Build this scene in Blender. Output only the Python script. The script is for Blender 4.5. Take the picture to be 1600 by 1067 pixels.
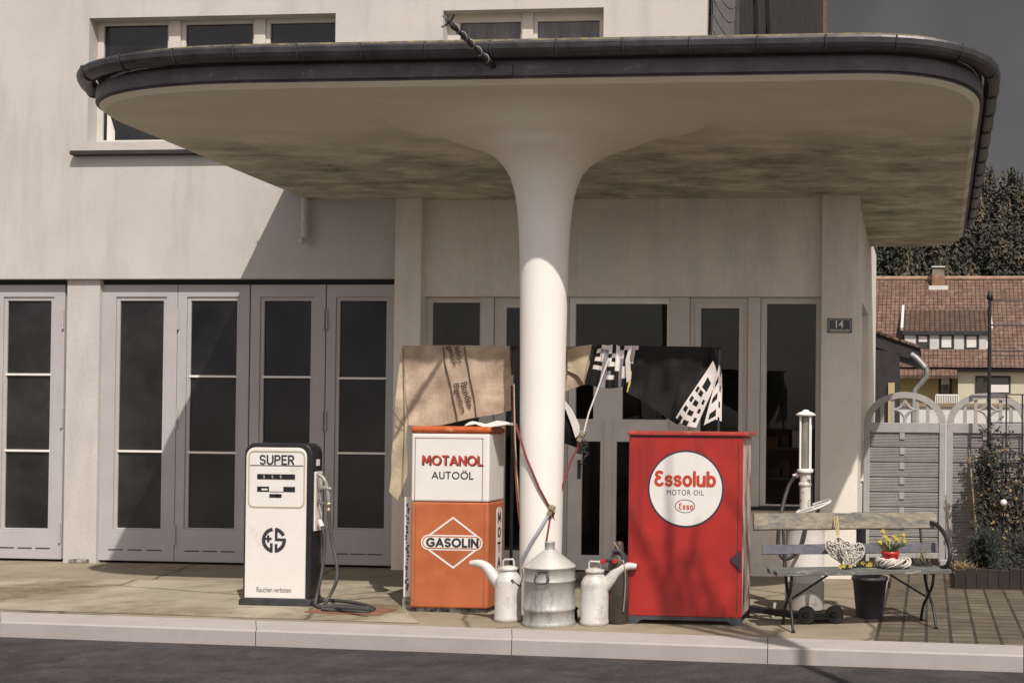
import bpy, math, random
from mathutils import Vector, Matrix
random.seed(7)
for _o in list(bpy.data.objects): bpy.data.objects.remove(_o)
scene = bpy.context.scene
COL = scene.collection

# ------------------------------------------------------------------ camera
D, H = 14.35, 1.75
YAW, PITCH, ROLL, CX, CY, F = .0906, .0128, -.0090, 1268.4, 633.6, 2000.0
_cy, _sy, _cp, _sp = math.cos(YAW), math.sin(YAW), math.cos(PITCH), math.sin(PITCH)
c_f = Vector((-_sy*_cp, _cy*_cp, _sp)); _r = Vector((_cy, _sy, 0)); _u = _r.cross(c_f)
_c, _s = math.cos(ROLL), math.sin(ROLL)
c_r = _r*_c - _u*_s; c_u = _r*_s + _u*_c
CAMP = Vector((0, -D, H))
cd = bpy.data.cameras.new('camera'); cam = bpy.data.objects.new('camera', cd); COL.objects.link(cam)
cd.sensor_width = 36; cd.lens = F/1600*36; cd.shift_x = (800-CX)/1600; cd.shift_y = (CY-533.5)/1600
cd.clip_start = .1; cd.clip_end = 3000
m = Matrix((c_r, c_u, -c_f)).transposed().to_4x4(); m.translation = CAMP; cam.matrix_world = m
scene.camera = cam

# ------------------------------------------------------------------ sky, sun, exposure
SUN = Vector((-.63, 1, -1.5)).normalized()          # direction the light travels
EL = math.asin(-SUN.z); AZ = math.atan2(-SUN.x, -SUN.y)   # azimuth from +Y clockwise
w = bpy.data.worlds.new('World'); scene.world = w; w.use_nodes = True
nt = w.node_tree; bg = nt.nodes['Background']
sky = nt.nodes.new('ShaderNodeTexSky'); sky.sky_type = 'NISHITA'; sky.sun_disc = False
sky.sun_elevation = EL; sky.sun_rotation = AZ; sky.air_density = 1.0; sky.dust_density = 1.5
hs = nt.nodes.new('ShaderNodeHueSaturation'); hs.inputs['Saturation'].default_value = .20
mx = nt.nodes.new('ShaderNodeMix'); mx.data_type = 'RGBA'; mx.blend_type = 'MULTIPLY'; mx.inputs[0].default_value = 1
mx.inputs[7].default_value = (1.0, .925, .89, 1)
nt.links.new(sky.outputs[0], hs.inputs['Color']); nt.links.new(hs.outputs[0], mx.inputs[6]); nt.links.new(mx.outputs[2], bg.inputs['Color'])
# added mask darkens only the northern sky, so the south keeps its fill light
tcw = nt.nodes.new('ShaderNodeTexCoord'); sx_ = nt.nodes.new('ShaderNodeSeparateXYZ'); nt.links.new(tcw.outputs['Generated'], sx_.inputs[0])
nzw = nt.nodes.new('ShaderNodeTexNoise'); nzw.inputs['Scale'].default_value = 5; nzw.inputs['Detail'].default_value = 6; nt.links.new(tcw.outputs['Generated'], nzw.inputs['Vector'])
adw = nt.nodes.new('ShaderNodeMath'); adw.operation = 'MULTIPLY_ADD'; adw.inputs[1].default_value = .5; nt.links.new(nzw.outputs['Fac'], adw.inputs[0]); nt.links.new(sx_.outputs['Y'], adw.inputs[2])
mrw = nt.nodes.new('ShaderNodeMapRange'); mrw.interpolation_type = 'SMOOTHSTEP'; mrw.inputs[1].default_value = .5; mrw.inputs[2].default_value = 1.25; mrw.inputs[3].default_value = 1; mrw.inputs[4].default_value = .19; nt.links.new(adw.outputs[0], mrw.inputs[0])
mlw = nt.nodes.new('ShaderNodeMix'); mlw.data_type = 'RGBA'; mlw.blend_type = 'MULTIPLY'; mlw.inputs[0].default_value = 1
nt.links.new(mx.outputs[2], mlw.inputs[6]); nt.links.new(mrw.outputs[0], mlw.inputs[7]); nt.links.new(mlw.outputs[2], bg.inputs['Color'])
bg.inputs['Strength'].default_value = .105
ld = bpy.data.lights.new('sun', 'SUN'); ld.energy = 3.5; ld.angle = math.radians(.5); ld.color = (1, .94, .87)
sun = bpy.data.objects.new('sun', ld); COL.objects.link(sun); sun.rotation_euler = SUN.to_track_quat('-Z', 'Y').to_euler(); sun.location = (10, -10, 20)
vs = scene.view_settings; vs.view_transform = 'Standard'; vs.look = 'None'; vs.exposure = 0.40
scene.cycles.diffuse_bounces = 8; scene.cycles.max_bounces = 12; vs.gamma = 1; vs.use_curve_mapping = False

# ------------------------------------------------------------------ helpers
def ray(px, py): return c_r*((px-CX)/F) + c_u*((CY-py)/F) + c_f
def at(px, py, Y):                                   # point on the upright plane Y seen at a photo pixel
    d = ray(px, py); return CAMP + d*((Y+D)/d.y)
def gnd(px, py, z=0):
    d = ray(px, py); return CAMP + d*((z-H)/d.z)
def rect(x0, y0, x1, y1, Y):                         # -> X0, X1, Z0 (bottom), Z1 (top)
    xm, ym = (x0+x1)/2, (y0+y1)/2
    return at(x0, ym, Y).x, at(x1, ym, Y).x, at(xm, y1, Y).z, at(xm, y0, Y).z
def lin(r, g, b): return tuple(((c/255+.055)/1.055)**2.4 if c > 10 else c/255/12.92 for c in (r, g, b))

def _a(cx, cz, rx, rz, a0, a1, n=14): return [(cx+rx*math.cos(math.radians(a0+(a1-a0)*i/n)), cz+rz*math.sin(math.radians(a0+(a1-a0)*i/n))) for i in range(n+1)]
GLYPH = {'M': (.8, [[(0,0),(.06,1),(.4,.25),(.74,1),(.8,0)]]), 'O': (.86, [_a(.43,.5,.43,.5,90,450,24)]), 'T': (.56, [[(0,1),(.56,1)],[(.28,1),(.28,0)]]),
 'A': (.72, [[(0,0),(.36,1),(.72,0)],[(.13,.3),(.59,.3)]]), 'N': (.64, [[(0,0),(0,1),(.64,0),(.64,1)]]), 'L': (.42, [[(0,1),(0,0),(.42,0)]]), 'I': (.0, [[(0,0),(0,1)]]),
 'G': (.76, [_a(.42,.5,.42,.5,48,318,20)+[(.76,.2),(.76,.45),(.5,.45)]]), 'S': (.5, [_a(.25,.74,.25,.26,30,270,12)+_a(.25,.24,.25,.24,90,-150,12)]),
 'U': (.56, [[(0,1),(0,.28)]+_a(.28,.28,.28,.28,180,360,12)+[(.56,1)]]), 'P': (.5, [[(0,0),(0,1),(.25,1)]+_a(.25,.74,.25,.26,90,-90,10)+[(0,.48)]]), 'E': (.44, [[(.44,1),(0,1),(0,0),(.44,0)],[(0,.52),(.38,.52)]]),
 'R': (.5, [[(0,0),(0,1),(.25,1)]+_a(.25,.74,.25,.26,90,-90,10)+[(0,.48)],[(.24,.48),(.5,0)]]), 'Ö': (.86, [_a(.43,.5,.43,.5,90,450,24),[(.26,1.24),(.27,1.24)],[(.6,1.24),(.61,1.24)]]),
 's': (.36, [_a(.18,.50,.17,.16,25,270,10)+_a(.18,.17,.18,.17,90,-155,10)]), 'o': (.46, [_a(.23,.33,.23,.33,90,450,20)]), 'l': (.0, [[(0,0),(0,1)]]), 'u': (.42, [[(0,.66),(0,.2)]+_a(.2,.2,.2,.2,180,360,10)+[(.4,.3)],[(.42,.66),(.42,0)]]),
 'b': (.44, [[(0,1),(0,0)],_a(.22,.33,.22,.33,90,450,20)]), 'e': (.44, [_a(.24,.82,.2,.18,40,250,9)+[(.27,.56)],[(.27,.56)]+_a(.24,.28,.24,.28,110,325,11)])}
class MB:
    def __init__(s): s.v = []; s.f = []; s.m = []; s.sm = []; s.mats = []; s.cur = 0; s.smooth = False
    def use(s, mat):
        if mat not in s.mats: s.mats.append(mat)
        s.cur = s.mats.index(mat); return s
    def add(s, vs, fs, smooth=None):
        o = len(s.v); s.v += [tuple(p) for p in vs]
        for f in fs:
            s.f.append([i+o for i in f]); s.m.append(s.cur); s.sm.append(s.smooth if smooth is None else smooth)
    def box(s, x0, x1, y0, y1, z0, z1):
        p = [(x, y, z) for z in (z0, z1) for y in (y0, y1) for x in (x0, x1)]
        s.add(p, [(0,2,3,1),(4,5,7,6),(0,1,5,4),(2,6,7,3),(0,4,6,2),(1,3,7,5)], False); return s
    def obox(s, c, ax, ay, az):                      # centre and three half-axis vectors
        c, ax, ay, az = map(Vector, (c, ax, ay, az))
        p = [c+ax*i+ay*j+az*k for k in (-1,1) for j in (-1,1) for i in (-1,1)]
        s.add(p, [(0,2,3,1),(4,5,7,6),(0,1,5,4),(2,6,7,3),(0,4,6,2),(1,3,7,5)], False); return s
    def bar(s, a, b, wd, th, up=(0,0,1)):
        a, b = Vector(a), Vector(b); d = (b-a); L = d.length; d.normalize(); up = Vector(up)
        if abs(d.dot(up)) > .95: up = Vector((1,0,0))
        n = d.cross(up).normalized(); u = n.cross(d)
        return s.obox((a+b)/2, d*L/2, n*wd/2, u*th/2)
    def tube(s, pts, r, n=8, caps=True, closed=False):
        pts = [Vector(p) for p in pts]; N = len(pts); rs = r if isinstance(r, (list, tuple)) else [r]*N
        ring = []; prev = None
        for i, p in enumerate(pts):
            if closed: t = pts[(i+1) % N]-pts[i-1]
            else: t = pts[min(i+1, N-1)]-pts[max(i-1, 0)]
            t = t.normalized() if t.length > 1e-9 else Vector((0,0,1))
            if prev is None:
                a = Vector((0,0,1)) if abs(t.z) < .9 else Vector((1,0,0)); u = t.cross(a).normalized()
            else:
                u = prev-t*prev.dot(t)
                u = u.normalized() if u.length > 1e-6 else t.orthogonal().normalized()
            prev = u; v = t.cross(u)
            ring.append([p+(u*math.cos(k*2*math.pi/n)+v*math.sin(k*2*math.pi/n))*rs[i] for k in range(n)])
        vs = [q for rg in ring for q in rg]; fs = []
        for i in range(N if closed else N-1):
            j = (i+1) % N
            for k in range(n): fs.append((i*n+k, i*n+(k+1) % n, j*n+(k+1) % n, j*n+k))
        s.add(vs, fs, True)
        if caps and not closed: s.add(ring[0], [tuple(range(n-1, -1, -1))], False); s.add(ring[-1], [tuple(range(n))], False)
        return s
    def lathe(s, c, prof, n=32, caps=True, axis=None, smooth=True):   # prof: (radius, height)
        c = Vector(c); az = Vector(axis or (0,0,1)).normalized()
        ax = Vector((1,0,0)) if abs(az.x) < .9 else Vector((0,1,0)); ax = (ax-az*ax.dot(az)).normalized(); ay = az.cross(ax)
        vs = [c+(ax*math.cos(k*2*math.pi/n)+ay*math.sin(k*2*math.pi/n))*r+az*h for r, h in prof for k in range(n)]
        fs = [(i*n+k, i*n+(k+1) % n, (i+1)*n+(k+1) % n, (i+1)*n+k) for i in range(len(prof)-1) for k in range(n)]
        s.add(vs, fs, smooth)
        if caps:
            if prof[0][0] > 1e-5: s.add(vs[:n], [tuple(range(n-1, -1, -1))], False)
            if prof[-1][0] > 1e-5: s.add(vs[-n:], [tuple(range(n))], False)
        return s
    def prism(s, poly, fn, a, b, smooth=False):      # poly 2-D (ccw); fn(u, v, w) -> 3-D; extruded w from a to b
        n = len(poly)
        vs = [fn(u, v, a) for u, v in poly]+[fn(u, v, b) for u, v in poly]
        s.add(vs, [tuple(range(n-1, -1, -1)), tuple(range(n, 2*n))], False)
        s.add(vs, [(i, (i+1) % n, n+(i+1) % n, n+i) for i in range(n)], smooth); return s
    def xz(s, poly, y0, y1, smooth=False):           # polygon in x,z facing the street, front at y0
        return s.prism(poly, lambda u, v, w: (u, w, v), y0, y1, smooth)
    def panel(s, X0, X1, Z0, Z1, holes, y, dep, back=False):   # upright sheet with rectangular openings and their reveals
        xs = sorted({X0, X1, *[h[0] for h in holes], *[h[1] for h in holes]}); zs = sorted({Z0, Z1, *[h[2] for h in holes], *[h[3] for h in holes]})
        xs = [x for x in xs if X0 <= x <= X1]; zs = [z for z in zs if Z0 <= z <= Z1]
        solid = lambda i, j: 0 <= i < len(xs)-1 and 0 <= j < len(zs)-1 and not any(h[0] < (xs[i]+xs[i+1])/2 < h[1] and h[2] < (zs[j]+zs[j+1])/2 < h[3] for h in holes)
        for i in range(len(xs)-1):
            for j in range(len(zs)-1):
                if not solid(i, j): continue
                x0, x1, z0, z1 = xs[i], xs[i+1], zs[j], zs[j+1]
                s.add([(x0,y,z0),(x1,y,z0),(x1,y,z1),(x0,y,z1)], [(0,1,2,3)], False)
                if back: s.add([(x0,y+dep,z0),(x1,y+dep,z0),(x1,y+dep,z1),(x0,y+dep,z1)], [(3,2,1,0)], False)
                for ok, a, b in ((solid(i-1, j), (x0,z1), (x0,z0)), (solid(i+1, j), (x1,z0), (x1,z1)), (solid(i, j-1), (x0,z0), (x1,z0)), (solid(i, j+1), (x1,z1), (x0,z1))):
                    if not ok: s.add([(a[0],y,a[1]),(a[0],y+dep,a[1]),(b[0],y+dep,b[1]),(b[0],y,b[1])], [(0,1,2,3)], False)
        return s
    def sheet(s, g, th, nrm=(0,1,0), smooth=True, matfn=None):   # g[row][col] points; given a back th behind
        R, C = len(g), len(g[0]); n = Vector(nrm)*th
        vs = [Vector(p) for r in g for p in r]; bk = [p+n for p in vs]; o = R*C
        V = vs+bk
        for i in range(R-1):
            for j in range(C-1):
                if matfn: s.use(matfn(i, j))
                a, b, c, d = i*C+j, i*C+j+1, (i+1)*C+j+1, (i+1)*C+j
                k = len(s.v)
                s.add([V[a],V[b],V[c],V[d]], [(0,3,2,1)], smooth); s.add([V[a+o],V[b+o],V[c+o],V[d+o]], [(0,1,2,3)], smooth)
        edge = [(0,j) for j in range(C)]+[(i,C-1) for i in range(1,R)]+[(R-1,j) for j in range(C-2,-1,-1)]+[(i,0) for i in range(R-2,0,-1)]
        for k in range(len(edge)):
            (i, j), (p, q) = edge[k], edge[(k+1) % len(edge)]
            a, b = i*C+j, p*C+q
            s.add([V[a],V[b],V[b+o],V[a+o]], [(0,1,2,3)], False)
        return s
    def stroke(s, pts, wd, fn, y0, y1, cap=True, closed=False):   # flat painted line with round ends
        for k in range(len(pts)-(0 if closed else 1)):
            a, b = Vector(pts[k]), Vector(pts[(k+1) % len(pts)]); d = b-a
            if d.length < 1e-9: continue
            ang = math.atan2(d.y, d.x); r = wd/2; poly = []
            if cap:
                for i in range(9): t = ang-math.pi/2+math.pi*i/8; poly.append((b.x+r*math.cos(t), b.y+r*math.sin(t)))
                for i in range(9): t = ang+math.pi/2+math.pi*i/8; poly.append((a.x+r*math.cos(t), a.y+r*math.sin(t)))
            else:
                n = Vector((-d.y, d.x)).normalized()*r; poly = [a-n, b-n, b+n, a+n]
            e = k*2e-5
            s.prism([(p[0], p[1]) for p in poly], fn, y0-e, y1)
        return s
    def text(s, body, bold, fn, x0, x1, z0, z1, lift, sp=1.0):    # fitted to the box, mapped by fn(u, v, w)
        cu = bpy.data.curves.new('lettering', 'FONT'); cu.body = body; cu.size = 1; cu.offset = bold; cu.space_character = sp; cu.resolution_u = 6
        ob = bpy.data.objects.new('lettering_tmp', cu); COL.objects.link(ob); bpy.context.view_layer.update()
        me = bpy.data.meshes.new_from_object(ob.evaluated_get(bpy.context.evaluated_depsgraph_get()))
        vs = [v.co.copy() for v in me.vertices]; fs = [tuple(p.vertices) for p in me.polygons]
        bpy.data.objects.remove(ob); bpy.data.curves.remove(cu); bpy.data.meshes.remove(me)
        a, b = min(v.x for v in vs), max(v.x for v in vs); c, d = min(v.y for v in vs), max(v.y for v in vs)
        P = [fn(x0+(v.x-a)/(b-a)*(x1-x0), z0+(v.y-c)/(d-c)*(z1-z0), lift) for v in vs]
        s.add(P, fs, False); return s
    def letters(s, body, wd, fn, x0, x1, z0, z1, lift, gap=.22):   # block letters drawn as round-ended strokes
        G = [GLYPH[ch] for ch in body]; hgt = z1-z0; tot = sum(g[0] for g in G)+gap*(len(G)-1)
        wd_ = wd*hgt; kx = (x1-x0-wd_)/tot; h = hgt-wd_; x = x0+wd_/2; e = 0
        for gw, strokes in G:
            for st in strokes:
                s.stroke([(x+px*kx, z0+wd_/2+pz*h) for px, pz in st], wd_, fn, lift+e, 0); e += 1.5e-4
            x += (gw+gap)*kx
        return s
    def build(s, name, mat=None, parent=None, loc=None, bevel=0, segs=2, weld=True):
        me = bpy.data.meshes.new(name); off = Vector(loc) if loc is not None else (wloc(parent) if parent else Vector((0,0,0)))
        me.from_pydata([tuple(Vector(p)-off) for p in s.v], [], s.f)
        mats = s.mats or [mat]
        for mm in mats: me.materials.append(mm)
        me.polygons.foreach_set('material_index', s.m if s.mats else [0]*len(s.m)); me.polygons.foreach_set('use_smooth', s.sm)
        me.validate(); me.update()
        o = bpy.data.objects.new(name, me); COL.objects.link(o)
        if parent: o.parent = parent; o.location = off-wloc(parent)
        else: o.location = off
        if bevel:
            if weld: wd = o.modifiers.new('weld', 'WELD'); wd.merge_threshold = .0004
            b = o.modifiers.new('bevel', 'BEVEL'); b.width = bevel; b.segments = segs; b.limit_method = 'ANGLE'; b.angle_limit = math.radians(35)
        return o
def wloc(o):
    v = Vector((0,0,0))
    while o: v += Vector(o.location); o = o.parent
    return v
def tag(o, label, cat, group=None, kind=None):
    if label: o['label'] = label
    if cat: o['category'] = cat
    if group: o['group'] = group
    if kind: o['kind'] = kind
    return o
def thing(name, label, cat, loc, group=None):
    o = bpy.data.objects.new(name, None); COL.objects.link(o); o.location = loc; o.empty_display_size = .2
    return tag(o, label, cat, group)
def copy_tree(o, parent=None):
    c = o.copy(); COL.objects.link(c)
    if parent: c.parent = parent
    for ch in list(o.children): copy_tree(ch, c)
    return c

# ------------------------------------------------------------------ materials
def MAT(name, col, rough=.6, metal=0, var=.12, scale=5, bump=0, bscale=120, col2=None, thr=(.35,.7), spec=.5, st=(1,1,1), fine=.06, wave=None, bdist=.004, dirt_or_shade=None):
    mt = bpy.data.materials.new(name); mt.use_nodes = True; N = mt.node_tree.nodes; L = mt.node_tree.links
    b = N['Principled BSDF']; b.inputs['Roughness'].default_value = rough; b.inputs['Metallic'].default_value = metal; b.inputs['Specular IOR Level'].default_value = spec
    tc = N.new('ShaderNodeTexCoord'); mp = N.new('ShaderNodeMapping'); mp.inputs['Scale'].default_value = st; L.new(tc.outputs['Object'], mp.inputs['Vector'])
    nz = N.new('ShaderNodeTexNoise'); nz.inputs['Scale'].default_value = scale; nz.inputs['Detail'].default_value = 8; nz.inputs['Roughness'].default_value = .62; L.new(mp.outputs[0], nz.inputs['Vector'])
    rp = N.new('ShaderNodeValToRGB'); L.new(nz.outputs['Fac'], rp.inputs['Fac'])
    e = rp.color_ramp.elements; e[0].position, e[1].position = thr
    c2 = col2 or tuple(min(1, c*(1+var)) for c in col); c1 = col if col2 else tuple(c*(1-var) for c in col)
    e[0].color = (*c1, 1); e[1].color = (*c2, 1)
    out = rp.outputs['Color']
    n2 = N.new('ShaderNodeTexNoise'); n2.inputs['Scale'].default_value = bscale; n2.inputs['Detail'].default_value = 3; L.new(tc.outputs['Object'], n2.inputs['Vector'])
    if dirt_or_shade:                                          # a second worn or shaded colour in its own patches: (colour, scale, low, high)
        n3 = N.new('ShaderNodeTexNoise'); n3.inputs['Scale'].default_value = dirt_or_shade[1]; n3.inputs['Detail'].default_value = 9; n3.inputs['Roughness'].default_value = .7
        mp3 = N.new('ShaderNodeMapping'); mp3.inputs['Location'].default_value = (3.1, 1.7, 5.3); mp3.inputs['Scale'].default_value = dirt_or_shade[4] if len(dirt_or_shade) > 4 else (1,1,1); L.new(tc.outputs['Object'], mp3.inputs['Vector']); L.new(mp3.outputs[0], n3.inputs['Vector'])
        r3 = N.new('ShaderNodeMapRange'); r3.inputs[1].default_value = dirt_or_shade[2]; r3.inputs[2].default_value = dirt_or_shade[3]; L.new(n3.outputs['Fac'], r3.inputs[0])
        m3 = N.new('ShaderNodeMix'); m3.data_type = 'RGBA'; L.new(r3.outputs[0], m3.inputs[0]); L.new(out, m3.inputs[6]); m3.inputs[7].default_value = (*dirt_or_shade[0], 1); out = m3.outputs[2]
    if fine:
        mm = N.new('ShaderNodeMapRange'); mm.inputs[3].default_value = 1-fine*2.5; mm.inputs[4].default_value = 1+fine*2.5; L.new(n2.outputs['Fac'], mm.inputs[0])
        mu = N.new('ShaderNodeMix'); mu.data_type = 'RGBA'; mu.blend_type = 'MULTIPLY'; mu.inputs[0].default_value = 1; L.new(out, mu.inputs[6]); L.new(mm.outputs[0], mu.inputs[7]); out = mu.outputs[2]
    L.new(out, b.inputs['Base Color'])
    if bump or wave:
        bp = N.new('ShaderNodeBump'); bp.inputs['Strength'].default_value = bump or .5; bp.inputs['Distance'].default_value = bdist
        if wave:
            wv = N.new('ShaderNodeTexWave'); wv.bands_direction = wave[0]; wv.inputs['Scale'].default_value = wave[1]; wv.inputs['Distortion'].default_value = wave[2] if len(wave) > 2 else 0
            L.new(tc.outputs['Object'], wv.inputs['Vector']); L.new(wv.outputs['Fac'], bp.inputs['Height'])
        else: L.new(n2.outputs['Fac'], bp.inputs['Height'])
        L.new(bp.outputs[0], b.inputs['Normal'])
    return mt
def BRICK(name, c1, c2, mortar, bw, bh, ms, rough=.8, rot=(0,0,0), off=.5, bias=0, bump=.6, bdist=.01, dirt_or_shade=None):
    mt = bpy.data.materials.new(name); mt.use_nodes = True; N = mt.node_tree.nodes; L = mt.node_tree.links
    b = N['Principled BSDF']; b.inputs['Roughness'].default_value = rough; b.inputs['Specular IOR Level'].default_value = .3
    tc = N.new('ShaderNodeTexCoord'); mp = N.new('ShaderNodeMapping'); mp.inputs['Rotation'].default_value = rot; L.new(tc.outputs['Object'], mp.inputs['Vector'])
    br = N.new('ShaderNodeTexBrick'); br.offset = off; br.inputs['Scale'].default_value = 1; br.inputs['Brick Width'].default_value = bw; br.inputs['Row Height'].default_value = bh; br.inputs['Mortar Size'].default_value = ms; br.inputs['Bias'].default_value = bias
    br.inputs['Color1'].default_value = (*c1,1); br.inputs['Color2'].default_value = (*c2,1); br.inputs['Mortar'].default_value = (*mortar,1); L.new(mp.outputs[0], br.inputs['Vector'])
    nz = N.new('ShaderNodeTexNoise'); nz.inputs['Scale'].default_value = 2.2 if bw < .5 else 1; nz.inputs['Detail'].default_value = 9; nz.inputs['Roughness'].default_value = .7; L.new(tc.outputs['Object'], nz.inputs['Vector'])
    mr = N.new('ShaderNodeMapRange'); mr.inputs[1].default_value = .3; mr.inputs[2].default_value = .7; mr.inputs[3].default_value = .6; mr.inputs[4].default_value = 1.25; L.new(nz.outputs['Fac'], mr.inputs[0])
    mu = N.new('ShaderNodeMix'); mu.data_type = 'RGBA'; mu.blend_type = 'MULTIPLY'; mu.inputs[0].default_value = 1; L.new(br.outputs['Color'], mu.inputs[6]); L.new(mr.outputs[0], mu.inputs[7])
    out = mu.outputs[2]
    if dirt_or_shade:
        r3 = N.new('ShaderNodeMapRange'); r3.inputs[1].default_value = dirt_or_shade[1]; r3.inputs[2].default_value = dirt_or_shade[2]; r3.inputs[4].default_value = .8
        n4 = N.new('ShaderNodeTexNoise'); n4.inputs['Scale'].default_value = dirt_or_shade[3]; n4.inputs['Detail'].default_value = 9; n4.inputs['Roughness'].default_value = .75; L.new(tc.outputs['Object'], n4.inputs['Vector']); L.new(n4.outputs['Fac'], r3.inputs[0])
        m4 = N.new('ShaderNodeMix'); m4.data_type = 'RGBA'; L.new(r3.outputs[0], m4.inputs[0]); L.new(out, m4.inputs[6]); m4.inputs[7].default_value = (*dirt_or_shade[0],1); out = m4.outputs[2]
    L.new(out, b.inputs['Base Color'])
    bp = N.new('ShaderNodeBump'); bp.inputs['Strength'].default_value = bump; bp.inputs['Distance'].default_value = bdist; bp.invert = True; L.new(br.outputs['Fac'], bp.inputs['Height']); L.new(bp.outputs[0], b.inputs['Normal'])
    return mt
def cracks(mt, scale=.42, width=.012):                # wandering dark cracks in concrete
    N = mt.node_tree.nodes; L = mt.node_tree.links; b = N['Principled BSDF']; src = b.inputs['Base Color'].links[0].from_socket
    tc = N.new('ShaderNodeTexCoord'); nz = N.new('ShaderNodeTexNoise'); nz.inputs['Scale'].default_value = 2.2; nz.inputs['Detail'].default_value = 7; L.new(tc.outputs['Object'], nz.inputs['Vector'])
    ad = N.new('ShaderNodeMix'); ad.data_type = 'VECTOR'; ad.inputs[0].default_value = .16; L.new(tc.outputs['Object'], ad.inputs[4]); L.new(nz.outputs['Color'], ad.inputs[5])
    vo = N.new('ShaderNodeTexVoronoi'); vo.feature = 'DISTANCE_TO_EDGE'; vo.inputs['Scale'].default_value = scale; L.new(ad.outputs[1], vo.inputs['Vector'])
    mr = N.new('ShaderNodeMapRange'); mr.inputs[1].default_value = 0; mr.inputs[2].default_value = width; mr.inputs[3].default_value = .75; mr.inputs[4].default_value = 0; L.new(vo.outputs['Distance'], mr.inputs[0])
    m3 = N.new('ShaderNodeMix'); m3.data_type = 'RGBA'; L.new(mr.outputs[0], m3.inputs[0]); L.new(src, m3.inputs[6]); m3.inputs[7].default_value = (.045,.036,.026,1); L.new(m3.outputs[2], b.inputs['Base Color'])
    return mt
def AGLASS(name):                                      # clear window glass: see-through, with the reflection of the street
    mt = bpy.data.materials.new(name); mt.use_nodes = True; N = mt.node_tree.nodes; L = mt.node_tree.links; N.remove(N['Principled BSDF'])
    tr = N.new('ShaderNodeBsdfTransparent'); tr.inputs[0].default_value = (.72,.74,.73,1); gl = N.new('ShaderNodeBsdfGlossy'); gl.inputs['Roughness'].default_value = .02
    nz = N.new('ShaderNodeTexNoise'); nz.inputs['Scale'].default_value = 1.2; tc = N.new('ShaderNodeTexCoord'); L.new(tc.outputs['Object'], nz.inputs['Vector']); bp = N.new('ShaderNodeBump'); bp.inputs['Strength'].default_value = .12; bp.inputs['Distance'].default_value = .02; L.new(nz.outputs['Fac'], bp.inputs['Height']); L.new(bp.outputs[0], gl.inputs['Normal'])
    df = N.new('ShaderNodeBsdfDiffuse'); df.inputs[0].default_value = (.35,.34,.33,1); n2 = N.new('ShaderNodeTexNoise'); n2.inputs['Scale'].default_value = 4; n2.inputs['Detail'].default_value = 7; L.new(tc.outputs['Object'], n2.inputs['Vector']); r2 = N.new('ShaderNodeMapRange'); r2.inputs[1].default_value = .45; r2.inputs[2].default_value = .8; r2.inputs[3].default_value = .0; r2.inputs[4].default_value = .035; L.new(n2.outputs['Fac'], r2.inputs[0])
    m0 = N.new('ShaderNodeMixShader'); L.new(r2.outputs[0], m0.inputs[0]); L.new(tr.outputs[0], m0.inputs[1]); L.new(df.outputs[0], m0.inputs[2])
    fr_ = N.new('ShaderNodeFresnel'); fr_.inputs[0].default_value = 1.36; m1 = N.new('ShaderNodeMixShader'); L.new(fr_.outputs[0], m1.inputs[0]); L.new(m0.outputs[0], m1.inputs[1]); L.new(gl.outputs[0], m1.inputs[2]); L.new(m1.outputs[0], N['Material Output'].inputs[0])
    return mt
def column_mat():                                      # white shaft; soffit beige mixed in above to paint its shaded tone
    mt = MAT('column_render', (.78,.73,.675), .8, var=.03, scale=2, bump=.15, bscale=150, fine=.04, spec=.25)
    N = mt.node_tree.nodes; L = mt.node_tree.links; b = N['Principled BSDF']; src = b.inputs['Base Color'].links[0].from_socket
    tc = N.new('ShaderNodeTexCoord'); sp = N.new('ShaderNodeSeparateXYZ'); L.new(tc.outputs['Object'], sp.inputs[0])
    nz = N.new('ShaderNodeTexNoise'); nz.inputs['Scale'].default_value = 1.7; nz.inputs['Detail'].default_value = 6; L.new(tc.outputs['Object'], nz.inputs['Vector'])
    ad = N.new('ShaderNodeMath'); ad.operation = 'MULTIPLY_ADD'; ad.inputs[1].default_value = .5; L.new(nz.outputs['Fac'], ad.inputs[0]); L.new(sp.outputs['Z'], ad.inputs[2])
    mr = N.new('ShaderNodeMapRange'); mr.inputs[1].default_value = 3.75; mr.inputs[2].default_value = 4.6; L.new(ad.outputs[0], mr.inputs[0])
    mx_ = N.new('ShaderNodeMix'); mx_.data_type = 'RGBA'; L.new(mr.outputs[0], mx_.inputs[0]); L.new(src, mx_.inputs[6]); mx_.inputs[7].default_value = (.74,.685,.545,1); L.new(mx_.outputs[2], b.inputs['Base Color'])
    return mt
def GLASS(name, col=(.012,.012,.013), rough=.04, wave=None, spec=.5, strength=.35):
    return MAT(name, col, rough, 0, .8, 1.4, bump=strength if wave else 0, spec=spec, fine=.0, wave=wave, bdist=.003)

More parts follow.
